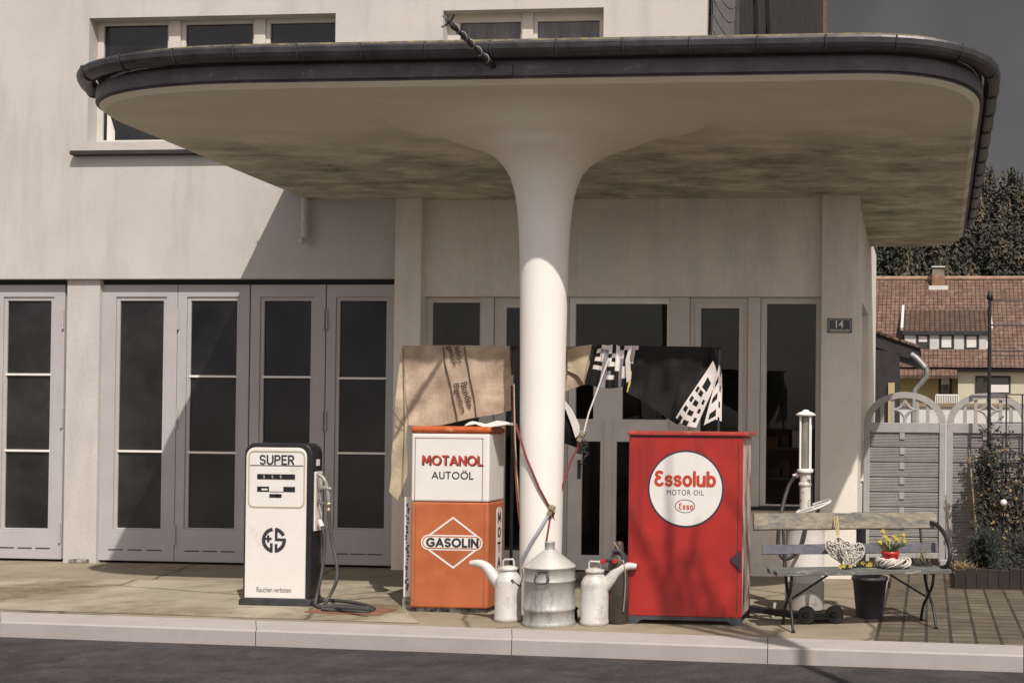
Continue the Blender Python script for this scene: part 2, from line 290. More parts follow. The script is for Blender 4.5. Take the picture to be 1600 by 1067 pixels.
plaster = MAT('plaster', (.50,.462,.44), .88, var=.06, scale=1.3, bump=.7, bscale=95, fine=.12, spec=.2, dirt_or_shade=((.36,.33,.31), 1.3, .50, .86, (1.5,1.5,.22)))
plaster_shop = MAT('shop_plaster', (.72,.665,.59), .88, var=.07, scale=1.6, bump=.6, bscale=95, fine=.12, spec=.2, dirt_or_shade=((.50,.455,.40), 1.5, .5, .85, (1.5,1.5,.25)))
soffit = MAT('soffit_render', (.74,.685,.545), .9, var=.05, scale=2.2, bump=.25, bscale=150, st=(.5,1.4,1), fine=.06, spec=.15, dirt_or_shade=((.20,.20,.155), 2.4, .36, .70, (.62,1.25,1)))
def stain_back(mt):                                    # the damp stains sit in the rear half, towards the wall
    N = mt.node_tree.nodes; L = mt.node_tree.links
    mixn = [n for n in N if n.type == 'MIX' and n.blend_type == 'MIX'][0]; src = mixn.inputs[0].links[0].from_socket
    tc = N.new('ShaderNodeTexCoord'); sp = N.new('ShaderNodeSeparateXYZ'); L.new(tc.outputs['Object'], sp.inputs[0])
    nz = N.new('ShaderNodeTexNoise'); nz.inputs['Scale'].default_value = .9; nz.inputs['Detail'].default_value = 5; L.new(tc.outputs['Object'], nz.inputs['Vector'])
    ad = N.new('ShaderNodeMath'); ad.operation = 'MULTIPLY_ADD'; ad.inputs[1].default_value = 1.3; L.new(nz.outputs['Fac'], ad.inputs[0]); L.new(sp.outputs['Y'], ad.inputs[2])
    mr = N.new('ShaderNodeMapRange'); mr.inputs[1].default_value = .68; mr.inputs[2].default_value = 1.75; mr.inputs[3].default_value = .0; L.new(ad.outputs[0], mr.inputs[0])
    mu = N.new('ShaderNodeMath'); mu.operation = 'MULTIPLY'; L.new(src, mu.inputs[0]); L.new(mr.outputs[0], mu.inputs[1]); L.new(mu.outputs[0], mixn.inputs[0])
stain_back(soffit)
column_paint = MAT('column_paint', (.72,.67,.63), .7, var=.03, scale=2, bump=.15, bscale=170, fine=.03, spec=.3)
zinc = MAT('zinc', (.075,.072,.078), .45, .55, var=.35, scale=4, bump=.15, bscale=60, fine=.06, dirt_or_shade=((.16,.15,.15), 6, .56, .75, (.5,3,3)))
fascia_m = MAT('fascia_metal', (.085,.078,.086), .55, .2, var=.25, scale=3, fine=.07, dirt_or_shade=((.2,.185,.19), 9, .56, .78))
lichen = MAT('lichen_edge', (.15,.135,.11), .95, var=.3, scale=14, bump=.6, bscale=70, fine=.12, dirt_or_shade=((.30,.245,.10), 9, .46, .62))
door_paint = MAT('door_paint', (.40,.378,.375), .55, var=.06, scale=2, bump=.12, bscale=130, fine=.05, spec=.35)
frame_paint = MAT('window_paint', (.55,.51,.46), .5, var=.06, scale=4, fine=.04, spec=.35)
white_paint = MAT('white_paint', (.74,.70,.66), .5, var=.06, scale=5, fine=.03)
glass_reed = GLASS('reeded_glass', (.010,.010,.0105), .2, ('Z', 42), strength=.3)
glass_mesh = GLASS('wired_glass', (.017,.0175,.018), .3, ('Z', 30), strength=.5)
glass_dark = AGLASS('shop_glass')
glass_up = GLASS('upper_glass', (.012,.011,.012), .05)
curtain_glass = MAT('curtained_glass', (.10,.095,.098), .2, var=.4, scale=3, st=(3,1,.6), fine=.08)
dark_gap = MAT('dark_recess', (.02,.02,.022), .9, var=.1)
iron = MAT('black_iron', (.022,.022,.023), .5, .3, var=.3, scale=12, fine=.05, dirt_or_shade=((.09,.05,.03), 9, .6, .75))
black_enamel = MAT('black_enamel', (.018,.018,.02), .25, var=.2, scale=5, fine=.02)
ink = MAT('black_lettering', (.028,.028,.032), .5, var=.1, fine=.02)
cream = MAT('cream_line', (.42,.37,.25), .5, var=.08)
enamel = MAT('white_enamel', (.70,.66,.62), .3, var=.035, scale=4, fine=.025, dirt_or_shade=((.46,.41,.35), 3.3, .60, .82))
orange = MAT('orange_paint', (.42,.115,.042), .42, var=.16, scale=2.6, fine=.07, dirt_or_shade=((.44,.16,.05), 4, .5, .8))
cap_orange = MAT('orange_cap', (.48,.10,.025), .35, var=.25, scale=5, fine=.05, dirt_or_shade=((.62,.40,.2), 5, .54, .66))
red = MAT('red_paint', (.35,.022,.018), .38, var=.14, scale=2.4, fine=.05, dirt_or_shade=((.12,.014,.012), 1.35, .5, .85, (3.0,3.0,.7)))  # dark upright streaks paint faint branch shadows into the red
red_top = MAT('red_lid', (.38,.04,.03), .3, var=.2, scale=5, fine=.06, dirt_or_shade=((.42,.2,.14), 6, .54, .74))
lettred = MAT('red_lettering', (.44,.05,.022), .45, var=.06)
navy = MAT('navy_rim', (.035,.036,.055), .4, var=.1)
worn = MAT('worn_edge', (.46,.40,.35), .8, var=.2, scale=9, fine=.1, dirt_or_shade=((.2,.05,.035), 7, .5, .6, (2,2,.4)))
plinth_m = MAT('plinth_concrete', (.34,.31,.27), .95, var=.3, scale=10, bump=.6, bscale=50, fine=.1, dirt_or_shade=((.04,.04,.04), 7, .46, .58))
galv = MAT('galvanised', (.40,.385,.36), .5, .35, var=.18, scale=5, bump=.12, bscale=60, fine=.07, st=(1,1,.5), dirt_or_shade=((.13,.12,.105), 7, .54, .78, (1.6,1.6,.5)))
can_paint = MAT('can_paint', (.53,.505,.47), .55, .1, var=.07, scale=6, bump=.1, bscale=60, fine=.05, dirt_or_shade=((.27,.245,.21), 7, .52, .74))
blanket_m = MAT('brown_felt', (.45,.355,.26), .98, var=.2, scale=7, bump=.9, bscale=260, fine=.22, spec=.05, dirt_or_shade=((.28,.205,.15), 3.2, .5, .72))
sack_m = MAT('tan_cloth', (.50,.41,.29), .95, var=.15, scale=6, bump=.6, bscale=240, fine=.14, spec=.05)
print_m = MAT('brown_print', (.06,.045,.035), .9, var=.2, fine=.1)
cloth_black = MAT('black_cloth', (.02,.02,.02), .95, var=.2, scale=8, bump=.5, bscale=300, fine=.12, spec=.1)
cloth_white = MAT('white_cloth', (.66,.62,.58), .95, var=.05, scale=8, bump=.3, bscale=300, fine=.05, spec=.1)
cloth_grey = MAT('grey_cloth', (.25,.24,.26), .95, var=.1, scale=8, bump=.3, bscale=300, fine=.06, spec=.1)
cloth_yellow = MAT('yellow_cloth', (.5,.40,.10), .95, var=.1)
strap_red = MAT('red_strap', (.17,.045,.035), .8, var=.2, scale=30, fine=.1)
strap_grey = MAT('grey_strap', (.30,.30,.33), .8, var=.15, scale=30, fine=.1)
brass = MAT('brass_fitting', (.40,.33,.22), .4, .6, var=.2, scale=20)
rubber = MAT('black_rubber', (.035,.035,.037), .65, var=.2, scale=15, fine=.08)
hose_m = MAT('hose_rubber', (.055,.054,.054), .6, var=.2, scale=15, fine=.08)
rusty = MAT('rusty_plate', (.18,.085,.05), .9, var=.25, scale=8, fine=.12)
cyl_m = MAT('cylinder_paint', (.055,.04,.032), .55, .2, var=.35, scale=6, fine=.12, dirt_or_shade=((.16,.035,.02), 5, .56, .7))
wood = MAT('grey_wood', (.24,.205,.155), .9, var=.3, scale=5, st=(1,8,8), bump=.5, bscale=70, fine=.12, dirt_or_shade=((.10,.10,.105), 3.5, .48, .66, (.8,4,4)))
wood_blue = MAT('bluish_wood', (.105,.105,.125), .85, var=.25, scale=5, st=(1,8,8), bump=.4, bscale=70, fine=.1)
wood_green = MAT('greenish_wood', (.10,.105,.095), .85, var=.3, scale=5, st=(1,8,8), bump=.5, bscale=70, fine=.12, dirt_or_shade=((.31,.28,.22), 5, .56, .66, (.8,6,6)))
wicker = MAT('white_wicker', (.55,.50,.44), .85, var=.15, scale=20, fine=.1)
twine = MAT('twine', (.42,.33,.2), .95, var=.2, scale=30, fine=.1)
pot_red = MAT('red_pot', (.42,.018,.02), .35, var=.08)
soil = MAT('soil', (.05,.035,.025), .95, var=.4, scale=30, fine=.2)
leaf = MAT('leaf_green', (.045,.07,.03), .7, var=.4, scale=8)
leaf_dark = MAT('dark_leaf', (.030,.036,.022), .8, var=.5, scale=4, fine=.1)
dry = MAT('dry_stem', (.27,.2,.12), .9, var=.3, scale=9)
bark = MAT('bark', (.05,.04,.033), .95, var=.3, scale=9, fine=.1)
dryleaf = MAT('dry_leaf', (.25,.17,.07), .8, var=.4, scale=6)
yellow = MAT('yellow_petal', (.48,.38,.07), .7, var=.12, scale=20)
gate_m = MAT('grey_gate_paint', (.34,.318,.305), .7, var=.1, scale=6, bump=.25, bscale=110, fine=.08, spec=.3)
plate_m = MAT('enamel_plate', (.02,.021,.035), .22, var=.15)
asphalt = MAT('asphalt', (.044,.040,.043), .92, var=.3, scale=2.2, bump=1, bscale=60, fine=.28, bdist=.008, spec=.2, dirt_or_shade=((.075,.067,.068), 2.5, .48, .75))
kerb_m = MAT('pale_kerb', (.36,.325,.31), .85, var=.07, scale=2, bump=.25, bscale=130, fine=.05, spec=.25, dirt_or_shade=((.30,.265,.25), 1.8, .54, .8))
concrete = MAT('forecourt_concrete', (.25,.21,.155), .95, var=.14, scale=1.7, bump=.7, bscale=70, fine=.13, spec=.15, dirt_or_shade=((.17,.13,.085), 1.1, .52, .7))
paver_m = BRICK('clinker_paving', (.15,.122,.085), (.105,.085,.06), (.04,.034,.026), .2, .2, .014, off=.0, bump=.7, dirt_or_shade=((.10,.075,.05), .5, .75, 1.5))
earth = MAT('yard_earth', (.12,.10,.07), .95, var=.3, scale=1, fine=.1)
tile_m = BRICK('clay_roof_tiles', (.185,.105,.075), (.125,.075,.056), (.05,.034,.026), .21, .27, .022, off=.0, bump=1, bdist=.05, dirt_or_shade=((.30,.23,.18), .52, .78, 3.0))
tile_old = BRICK('mossy_roof_tiles', (.13,.07,.045), (.09,.058,.04), (.025,.018,.015), .24, .3, .03, off=.0, bump=1, bdist=.05, dirt_or_shade=((.05,.045,.035), .5, .75, 1.2))
house_wall = MAT('cream_render', (.50,.45,.34), .9, var=.06, scale=1, fine=.04)
house_ochre = MAT('ochre_render', (.44,.35,.17), .9, var=.08, scale=1, fine=.04)
house_white = MAT('house_white', (.58,.55,.52), .8, var=.1, scale=1.5, fine=.05)
dark_wood = MAT('dark_timber', (.028,.024,.023), .8, var=.3, scale=4, fine=.1)
boards = MAT('black_boarding', (.020,.019,.022), .7, var=.4, scale=6, st=(1,6,.6), fine=.1)
slate_m = MAT('grey_slate', (.15,.142,.14), .75, var=.22, scale=7, bump=.4, bscale=60, fine=.1)
brick_m = BRICK('chimney_brick', (.27,.155,.085), (.21,.12,.07), (.2,.16,.12), .25, .08, .012)
forest_m = MAT('conifer_needles', (.038,.040,.028), .95, var=.5, scale=.3, fine=.2, dirt_or_shade=((.15,.12,.065), .13, .50, .68))
hill_m = MAT('hill_ground', (.025,.03,.018), .95, var=.4, scale=.1)

# ================================================================== SETTING
def structure(name, mb, mat): o = mb.build(name, mat); o['kind'] = 'structure'; return o
g = MB(); g.add([(-900,-300,-.16),(900,-300,-.16),(900,900,-.16),(-900,900,-.16)], [(0,1,2,3)]); structure('ground', g, earth)
def kl(px, off=0): return 956+.0335*px-(.0015*max(0, px-1100))+off      # line of the kerb's back edge in the photo
KX = (-2600, -1200, 0, 400, 800, 1200, 1600, 2600, 3800)
ka = [gnd(x, kl(x)) for x in KX]; kb = [gnd(x, kl(x, 15)) for x in KX]
k = MB()
for i in range(len(KX)-1):
    a, b, c, d = ka[i], ka[i+1], kb[i+1], kb[i]
    n = 0
    if abs(b.x-a.x) > .5:
        n = max(1, int(abs(b.x-a.x)/1.9))
    up = Vector((0,0,.004)); lo = Vector((0,0,-.15))
    n = max(1, n)
    for q in range(n):
        t0, t1 = q/n, (q+1)/n-.006/max(.5, abs(b.x-a.x)/1.0)
        A, B, Cc, Dd = a.lerp(b, t0), a.lerp(b, t1), d.lerp(c, t1), d.lerp(c, t0)
        ch = Vector((0, .012, 0))
        k.add([Dd+up+ch, Cc+up+ch, B+up, A+up], [(0,1,2,3)]); k.add([Dd-Vector((0,0,.010)), Cc-Vector((0,0,.010)), Cc+up+ch, Dd+up+ch], [(0,1,2,3)]); k.add([Dd+lo, Cc+lo, Cc-Vector((0,0,.010)), Dd-Vector((0,0,.010))], [(0,1,2,3)])
        k.add([Cc+lo, B+lo, B+up, Cc+up+ch], [(0,1,2,3)]); k.add([Dd+lo, A+lo, A+up, Dd+up+ch], [(0,1,2,3)])
structure('kerb', k, kerb_m)
r = MB()
for i in range(len(KX)-1):
    c, d = kb[i+1], kb[i]; r.add([(d.x, -60, -.125), (c.x, -60, -.125), (c.x, c.y-.012, -.125), (d.x, d.y-.012, -.125)], [(0,1,2,3)])
structure('road', r, asphalt)
p = MB(); PX = gnd(1415, 990).x
top = [q for q in ka]
for i in range(len(KX)-1):
    a, b = ka[i], ka[i+1]; p.add([(a.x,a.y,0),(b.x,b.y,0),(b.x,8,0),(a.x,8,0)], [(0,1,2,3)])
structure('forecourt', p, cracks(concrete))
isl = MB(); A_ = [gnd(655, kl(655)-4), gnd(588, 911), gnd(20, 903), gnd(-300, 925), gnd(-300, kl(-300)-4)]
isl.add([(v.x, v.y, .004) for v in A_][::-1], [(0,1,2,3,4)])
structure('pump_island', isl, cracks(MAT('island_concrete', (.32,.28,.215), .95, var=.16, scale=1.4, bump=.7, bscale=60, fine=.13, spec=.15, dirt_or_shade=((.14,.105,.07), .75, .45, .64)), .33, .009))
pv = MB()
kx = lambda X: next((ka[i].y+(ka[i+1].y-ka[i].y)*(X-ka[i].x)/(ka[i+1].x-ka[i].x) for i in range(len(ka)-1) if ka[i].x <= X <= ka[i+1].x), -3)
xs = [PX-.25+.5*i for i in range(28)]
for i in range(len(xs)-1): pv.add([(xs[i], kx(xs[i])+.004, .004), (xs[i+1], kx(xs[i+1])+.004, .004), (xs[i+1], 7.9, .004), (xs[i], 7.9, .004)], [(0,1,2,3)])
structure('paving', pv, paver_m)
# hill far behind
def hz(x, d): 
    t = max(0, min(1, (d-95)/210)); t = t*t*(3-2*t)
    return -.2+(43-.045*abs(x-6)+4*math.sin(x*.03+1.0)+2*math.sin(x*.11))*t
h = MB(); gx = [-260+20*i for i in range(29)]; gd = [80+15*i for i in range(24)]
for j in range(len(gd)-1):
    for i in range(len(gx)-1):
        h.add([(gx[i+a], gd[j+b]-D, hz(gx[i+a], gd[j+b])) for a, b in ((0,0),(1,0),(1,1),(0,1))], [(0,1,2,3)], True)
structure('hill', h, hill_m)
fr = MB(); rnd = random.Random(3)
def conifer(x, y, z, ht, rad):
    lv = 17; lean = rnd.uniform(-.03, .03)
    for l in range(lv):
        t = l/lv; zz = z+ht*(.06+.93*t); rr = rad*(1-t)**.62*rnd.uniform(.75, 1.2)+.08; xx = x+lean*ht*t
        for q in range(15 if t < .6 else 9):
            a = rnd.uniform(0, 6.283); r2 = rr*rnd.uniform(.35, 1.15); dz = ht*.04
            ca, sa = math.cos(a), math.sin(a); wv = .13+.07*rr; k_ = max(.0, r2-.55*rr-.25)
            fr.add([(xx+ca*k_, y+sa*k_, zz+dz*.8), (xx+ca*(k_+r2)*.5-sa*wv, y+sa*(k_+r2)*.5+ca*wv, zz-dz*rnd.uniform(-.3,.6)), (xx+ca*r2, y+sa*r2, zz-dz*rnd.uniform(.2,1.4)), (xx+ca*(k_+r2)*.5+sa*wv, y+sa*(k_+r2)*.5-ca*wv, zz-dz*rnd.uniform(-.3,.6))], [(0,1,2,3)], False)
for _ in range(900):
    d = 125+185*rnd.random()**.8; x = -40+95*rnd.random()
    if x < -.11*d-10: continue
    conifer(x, d-D, hz(x, d)-.5, rnd.uniform(6.5, 14), rnd.uniform(1.3, 2.7))
tag(fr.build('forest', forest_m), 'dark conifer wood covering the hill behind the houses', 'forest', kind='stuff')

# ================================================================== PETROL STATION BUILDING
bld = thing('petrol_station_building', 'white rendered garage building with glazed folding doors and shop front', 'building', (-6, 0, 0))
XL, XU = -16.0, at(1105, 40, 0).x
ZT = 8.5
YP, YD = .05, .10                                     # post plane and door plane behind the upper wall
lint = at(300, 435.5, 0).z
w1 = rect(138, 29, 523, 237, 0); w1 = (w1[0], w1[1], at(200, 222, 0).z, at(330, 25, 0).z)
w2x0, w2x1 = at(692, 50, 0).x, at(943, 50, 0).x; w2 = (w2x0, w2x1, w1[2], at(815, 14.5, 0).z)
pilX0, pilX1 = at(617.5, 500, 0).x, at(658.5, 500, 0).x
shopX1 = at(1284, 500, 0).x; rp0, rp1 = shopX1, at(1341, 550, -.06).x
soff0 = 4.32
up = MB()
up.panel(XL, XU, lint, ZT, [w1, w2, (pilX0, XU+.01, lint-.01, 4.9)], 0, .22)
up.build('wall', plaster, bld)
# lower posts left of the doors
post = MB()
pL, pR = at(103, 600, YP).x, at(154, 600, YP).x
post.box(pL, pR, YP, .4, 0, lint+.02)
dleft = at(-22, 600, YP).x
post.box(XL, dleft, YP, .4, 0, lint+.02)
post.build('wall_pier', plaster, bld)
st = MB(); q = at(125, 893, YP); st.box(q.x-.12, q.x+.11, YP-.05, YP+.02, 0, .045); st.build('footing_stone', plinth_m, bld, bevel=.01)
back = MB(); back.box(XL, pilX0+.05, .42, .46, 0, ZT); back.build('rear_wall', dark_gap, bld)
hd = MB(); hd.box(dleft-.05, pilX0, .12, .40, lint-.06, lint+.05); hd.build('door_header', dark_gap, bld)
back = MB(); back.box(pilX0+.06, rp1-.02, 5.0, 5.06, 0, 4.3); back.build('rear_wall', MAT('room_wall', (.13,.12,.11), .9, var=.2), bld)
room = MB(); room.box(pilX0+.06, rp1-.25, .36, 5.0, .001, .012); room.build('shop_floor', MAT('room_floor', (.12,.105,.09), .6, var=.2), bld)
room = MB(); room.box(pilX0+.06, rp1-.25, .36, 5.0, 3.30, 3.34); room.build('shop_ceiling', MAT('room_ceiling', (.2,.19,.18), .9), bld)
room = MB(); room.box(pilX0+.06, pilX0+.10, .36, 5.0, 0, 3.3); room.build('partition', MAT('room_side', (.15,.14,.13), .9, var=.2), bld)
room = MB(); room.box(XL, rp1, .47, 5.0, 4.3, 4.34); room.build('ceiling_slab', dark_gap, bld)
pil = MB(); pil.box(pilX0, pilX1, -.03, .35, 0, 4.72); pil.build('pilaster', plaster_shop, bld)
pil = MB(); pil.box(rp0, rp1, -.03, .22, 0, 4.72)
pil.build('pilaster', plaster_shop, bld)
sw = MB()                                             # side wall with a splayed window niche
zt = 4.7; sx = rp1-.015
n0, n1 = .95, 2.6; zn0, zn1 = 1.0, at(1352, 468, .6).z
def sideface(y0, y1, z0, z1): sw.add([(sx,y0,z0),(sx,y1,z0),(sx,y1,z1),(sx,y0,z1)], [(0,1,2,3)])
sideface(.22, n0, 0, zt); sideface(n1, 5.0, 0, zt); sideface(n0, n1, 0, zn0); sideface(n0, n1, zn1, zt)
dp = .22
sw.add([(sx,n0,zn1),(sx-dp,n0,zn1),(sx-dp,n1,zn1),(sx,n1,zn1)], [(0,1,2,3)]); sw.add([(sx,n0,zn0),(sx-dp,n0,zn0),(sx-dp,n1,zn0),(sx,n1,zn0)], [(3,2,1,0)])
sw.add([(sx,n1,zn0),(sx-dp,n1,zn0),(sx-dp,n1,zn1),(sx,n1,zn1)], [(0,1,2,3)]); sw.add([(sx,n0,zn0),(sx-dp,n0,zn0),(sx-dp,n0,zn1),(sx,n0,zn1)], [(3,2,1,0)])
sw.add([(sx-dp,n0,zn0),(sx-dp,n1,zn0),(sx-dp,n1,zn1),(sx-dp,n0,zn1)], [(0,1,2,3)])
sw.build('side_wall', plaster_shop, bld)
SY = .07                                              # shop wall plane
shead = at(970, 463.5, SY).z
MB().box(pilX1, rp0, SY, SY+.3, shead, 4.72).build('shop_header', plaster_shop, bld)
sill = at(1225, 797, SY).z
wx0, wx1 = at(1170, 700, SY).x, rp0
MB().box(wx0+.001, wx1, SY, SY+.2, 0, sill).build('shop_wall', plaster_shop, bld)
MB().box(pilX1, at(772, 700, SY).x, SY, SY+.2, 0, at(720, 800, SY).z).build('shop_wall', plaster_shop, bld)
MB().box(at(1045, 700, SY).x, wx0, SY, SY+.2, 0, sill).build('shop_wall', plaster_shop, bld)
sl = MB(); sl.box(wx0-.02, wx1, SY-.05, SY+.08, sill, sill+.035); sl.build('shop_sill', iron, bld, bevel=.004)
# flat roof over the shop, hidden by the canopy from the street
rf = MB(); rf.box(XU, rp1, .35, 5.04, 4.72, 4.86); rf.build('flat_roof', zinc, bld)
# upper storey: clad side wall
ds = MB(); sy1 = 15.5
for i in range(64):
    y0 = 1.6+i*(sy1-1.6)/64; ds.box(XU-.06, XU+.0+(.012 if i % 2 else 0), y0+.006, y0+(sy1-1.6)/64-.006, 4.3, 13)
ds.box(XU-.1, XU-.02, .5, sy1, 4.3, 13)
ds.build('boarded_side', boards, bld)
for yy in (3.4, 4.9, 8.0):
    br = MB(); br.bar((XU+.05, yy+1.6, 4.6), (XU+.05, yy, 8.6), .05, .14); br.build('timber_brace', dark_wood, bld)
vb = MB(); vb.box(XU-.05, XU+.08, sy1, sy1+.12, 4.3, 13); vb.build('verge_board', rusty, bld)
sla = MB()
for r_ in range(22):                                  # rounded slates on the corner, each row lapping the one below
    z0 = 4.5+r_*.17; poly = []; n = 10; y0, y1 = .0, 1.56
    for i in range(n+1): t = i/n; poly.append((y0+(y1-y0)*t, z0+.26*t*t*t))
    poly += [(y1, z0+.5), (y0, z0+.5)]
    sla.prism(poly, lambda u, v, w: (XU+w, u, v), .004+.005*r_, .016+.005*r_)
sla.build('slate_hanging', slate_m, bld)
sla = MB(); sla.box(XU-.02, XU+.13, 1.58, 1.62, 4.3, 9); sla.build('corner_bead', zinc, bld)

def window(name, X0, X1, Z0, Z1, panes, y, frame_m, glass_m, parent, dep=.06, glz=.03, label=None):
    f = MB().panel(X0, X1, Z0, Z1, panes, y, dep); o = f.build(name, frame_m, parent, bevel=.006)
    for i, q in enumerate(panes):
        gm = glass_m[i] if isinstance(glass_m, list) else glass_m
        e = .0
        MB().box(q[0]-e, q[1]+e, y+glz, y+glz+.006, q[2]-e, q[3]+e).build('pane', gm, o)
    return o
UY = .16
def R4(x0, y0, x1, y1, Y): return rect(x0, y0, x1, y1, Y)
# upper windows
o = window('upper_window', w1[0], w1[1], w1[2], w1[3], [R4(161, 40, 261, 219, UY), R4(289, 38, 394, 219, UY), R4(421, 36, 523, 219, UY)], UY, frame_paint, glass_up, bld)
for (a, b) in ((266, 284), (399, 416)):
    mb = MB(); x0, x1 = at(a, 60, UY).x, at(b, 60, UY).x; mb.box(x0, x1, UY-.03, UY-.002, w1[2], w1[3]); mb.build('mullion', frame_paint, o, bevel=.005)
mb = MB(); x0 = at(163, 205, UY).x; mb.sheet([[(x0+.02+.05*j, UY+.020+.006*(j % 2), w1[2]+.05+.4*(1-i)*(1-.35*j)) for j in range(3)] for i in range(2)], .003); mb.build('curtain', cloth_white, o)
o = window('upper_window', w2[0], w2[1], w2[2], w2[3], [R4(718, 35, 813, 219, UY), R4(839, 33, 936, 219, UY)], UY, frame_paint, curtain_glass, bld)
mb = MB(); mb.box(at(817, 50, UY).x, at(834, 50, UY).x, UY-.03, UY-.002, w2[2], w2[3]); mb.build('mullion', frame_paint, o, bevel=.005)
for ww, ex in ((w1, .16), (w2, .12)):
    zs = at(195, 238, -.06).z
    s_ = MB(); s_.box(ww[0]-ex, ww[1]+ex, -.09, .15, zs-.03, zs+.02); s_.build('window_sill', dark_wood, bld, bevel=.004)

# garage doors: (outer left, outer right, pane left, pane right, muntin rows)
leaves = [(-14, 99, 8, 76, (585, 704), glass_mesh), (154, 275, 184, 252, (705,), glass_mesh), (275, 388, 295, 367, (588, 707), glass_reed), (389, 507, 410, 483, (589, 706), glass_reed), (507.5, 616.5, 528.5, 601, (591, 708), glass_reed)]
ZD0, ZD1 = .03, at(300, 445, YD).z
for (xa, xb, pa, pb, rows, gm) in leaves:
    yb = 700; X0, X1 = at(xa, 640, YD).x+.004, at(xb, 640, YD).x-.004
    P0, P1 = at(pa, 640, YD).x, at(pb, 640, YD).x; Zt, Zb = at((pa+pb)/2, 470, YD).z, at((pa+pb)/2, 825, YD).z
    f = MB().panel(X0, X1, ZD0, ZD1, [(P0-.045, P1+.045, Zb-.02, Zt+.045)], YD, .05)
    leafo = f.build('garage_door_leaf', door_paint, bld, bevel=.005)
    mo = MB().panel(P0-.045, P1+.045, Zb-.02, Zt+.045, [(P0, P1, Zb, Zt)], YD+.015, .04); mo.build('glazing_bead', door_paint, leafo, bevel=.006)
    gl = MB().box(P0, P1, YD+.035, YD+.042, Zb, Zt).build('pane', gm, leafo)
    for ry in rows:
        zz = at((pa+pb)/2, ry, YD).z; MB().box(P0-.012, P1+.012, YD+.008, YD+.03, zz-.013, zz+.013).build('muntin', white_paint, leafo, bevel=.003)
    sl = MB()
    for kx_ in (.25, .5, .75):
        xx = X0+(X1-X0)*kx_; sl.box(xx-.09, xx+.09, YD-.006, YD, .155, .165)
    sl.build('vent_slot', iron, leafo)
    for pz in (3.02-.12, 1.72, .35):
        hx = X1-.012 if xa in (-14, 154, 389) else X0+.012
        if xa == 154 : hx = X0+.012
        hg = MB(); hg.tube([(hx, YD-.012, pz-.11), (hx, YD-.012, pz+.11)], .011, 8); hg.lathe((hx, YD-.012, pz-.125), [(.004,0),(.015,.006),(.015,.014),(.011,.018)], 8); hg.build('hinge', door_paint, leafo)
# shop windows: frames in front of a dark room
WY = .14
def zz(y, x=970): return at(x, y, WY).z
o = window('shop_window', pilX1, at(751, 600, WY).x, at(720, 800, WY).z, shead, [R4(674, 473, 748, 800-6, WY)], WY, frame_paint, glass_dark, bld)
MB().box(at(751, 600, WY).x+.002, at(771, 600, WY).x, WY-.02, WY+.1, 0, shead).build('shop_mullion', frame_paint, bld, bevel=.006)
o = window('shop_door', at(771.5, 600, WY).x, at(888, 600, WY).x, .02, shead, [R4(789, 481, 870, 860, WY)], WY, frame_paint, glass_dark, bld)
o = window('shop_door', at(888.5, 600, WY).x, at(1046, 600, WY).x, .02, shead,
    [R4(899, 475, 1042, 575, WY), (at(899,620,WY).x, at(927,620,WY).x, zz(655), zz(592)), (at(972,620,WY).x, at(1042,620,WY).x, zz(655), zz(592)),
     (at(908,780,WY).x, at(937,780,WY).x, zz(868), zz(690)), (at(962,780,WY).x, at(1030,780,WY).x, zz(868), zz(690))], WY, white_paint, glass_dark, bld)
hx, hz_ = at(905, 725, WY).x, at(905, 725, WY).z
MB().tube([(hx, WY-.005, hz_), (hx, WY-.05, hz_), (hx+.10, WY-.055, hz_+.01)], .009, 8).build('door_handle', zinc, o)
MB().box(hx-.02, hx+.02, WY-.008, WY+.002, hz_-.17, hz_+.05).build('lock_plate', zinc, o, bevel=.002)
for xx in (949.5,):
    x0 = at(xx, 780, WY).x; MB().box(x0-.045, x0+.045, WY-.018, WY-.002, .05, zz(655)).build('door_stile', white_paint, o, bevel=.004)
MB().box(at(1046.5, 600, WY).x, at(1077, 600, WY).x, WY-.03, WY+.1, 0, shead).build('shop_mullion', frame_paint, bld, bevel=.006)
o = window('shop_window', at(1077.5, 600, WY).x, at(1168, 600, WY).x, sill+.04, shead, [R4(1094, 482, 1154, 786, WY)], WY, frame_paint, glass_dark, bld)
MB().panel(at(1086,600,WY).x, at(1161,600,WY).x, sill+.08, zz(474), [R4(1094, 482, 1154, 786, WY)], WY-.02, .02).build('casement', frame_paint, o, bevel=.005)
MB().box(at(1168.5, 600, WY).x, at(1187.5, 600, WY).x, WY-.03, WY+.1, sill+.03, shead).build('shop_mullion', frame_paint, bld, bevel=.006)
o = window('shop_window', at(1188, 600, WY).x, rp0, sill+.04, shead, [R4(1197, 475, 1274, 788, WY)], WY, frame_paint, glass_dark, bld)
shm = MAT('shelf_grey', (.10,.11,.10), .6)
shf = thing('shop_shelf', 'low shelving with boxes just inside the right shop window', 'shelf', (at(1235,700,WY).x, .62, .012))
for zz_ in (.55, zz(750, 1235), zz(702, 1235)): MB().box(at(1180,700,.6).x, at(1272,700,.6).x, .45, .8, zz_-.012, zz_+.012).build('board', shm, shf)
for xx in (1181, 1271): x_ = at(xx,700,.6).x; MB().box(x_-.015, x_+.015, .46, .79, .012, zz(690, 1235)).build('upright', shm, shf)
rq = random.Random(6)
for zz_ in (.562, zz(750, 1235)+.012, zz(702, 1235)+.012):
    x_ = at(1184,700,.6).x
    for i in range(4):
        w_ = rq.uniform(.08,.15); h_ = rq.uniform(.1,.22); MB().box(x_, x_+w_, .5, .7, zz_, zz_+h_).build('box', [rusty, frame_paint, cyl_m, navy][rq.randrange(4)], shf, bevel=.004); x_ += w_+rq.uniform(.01,.05)

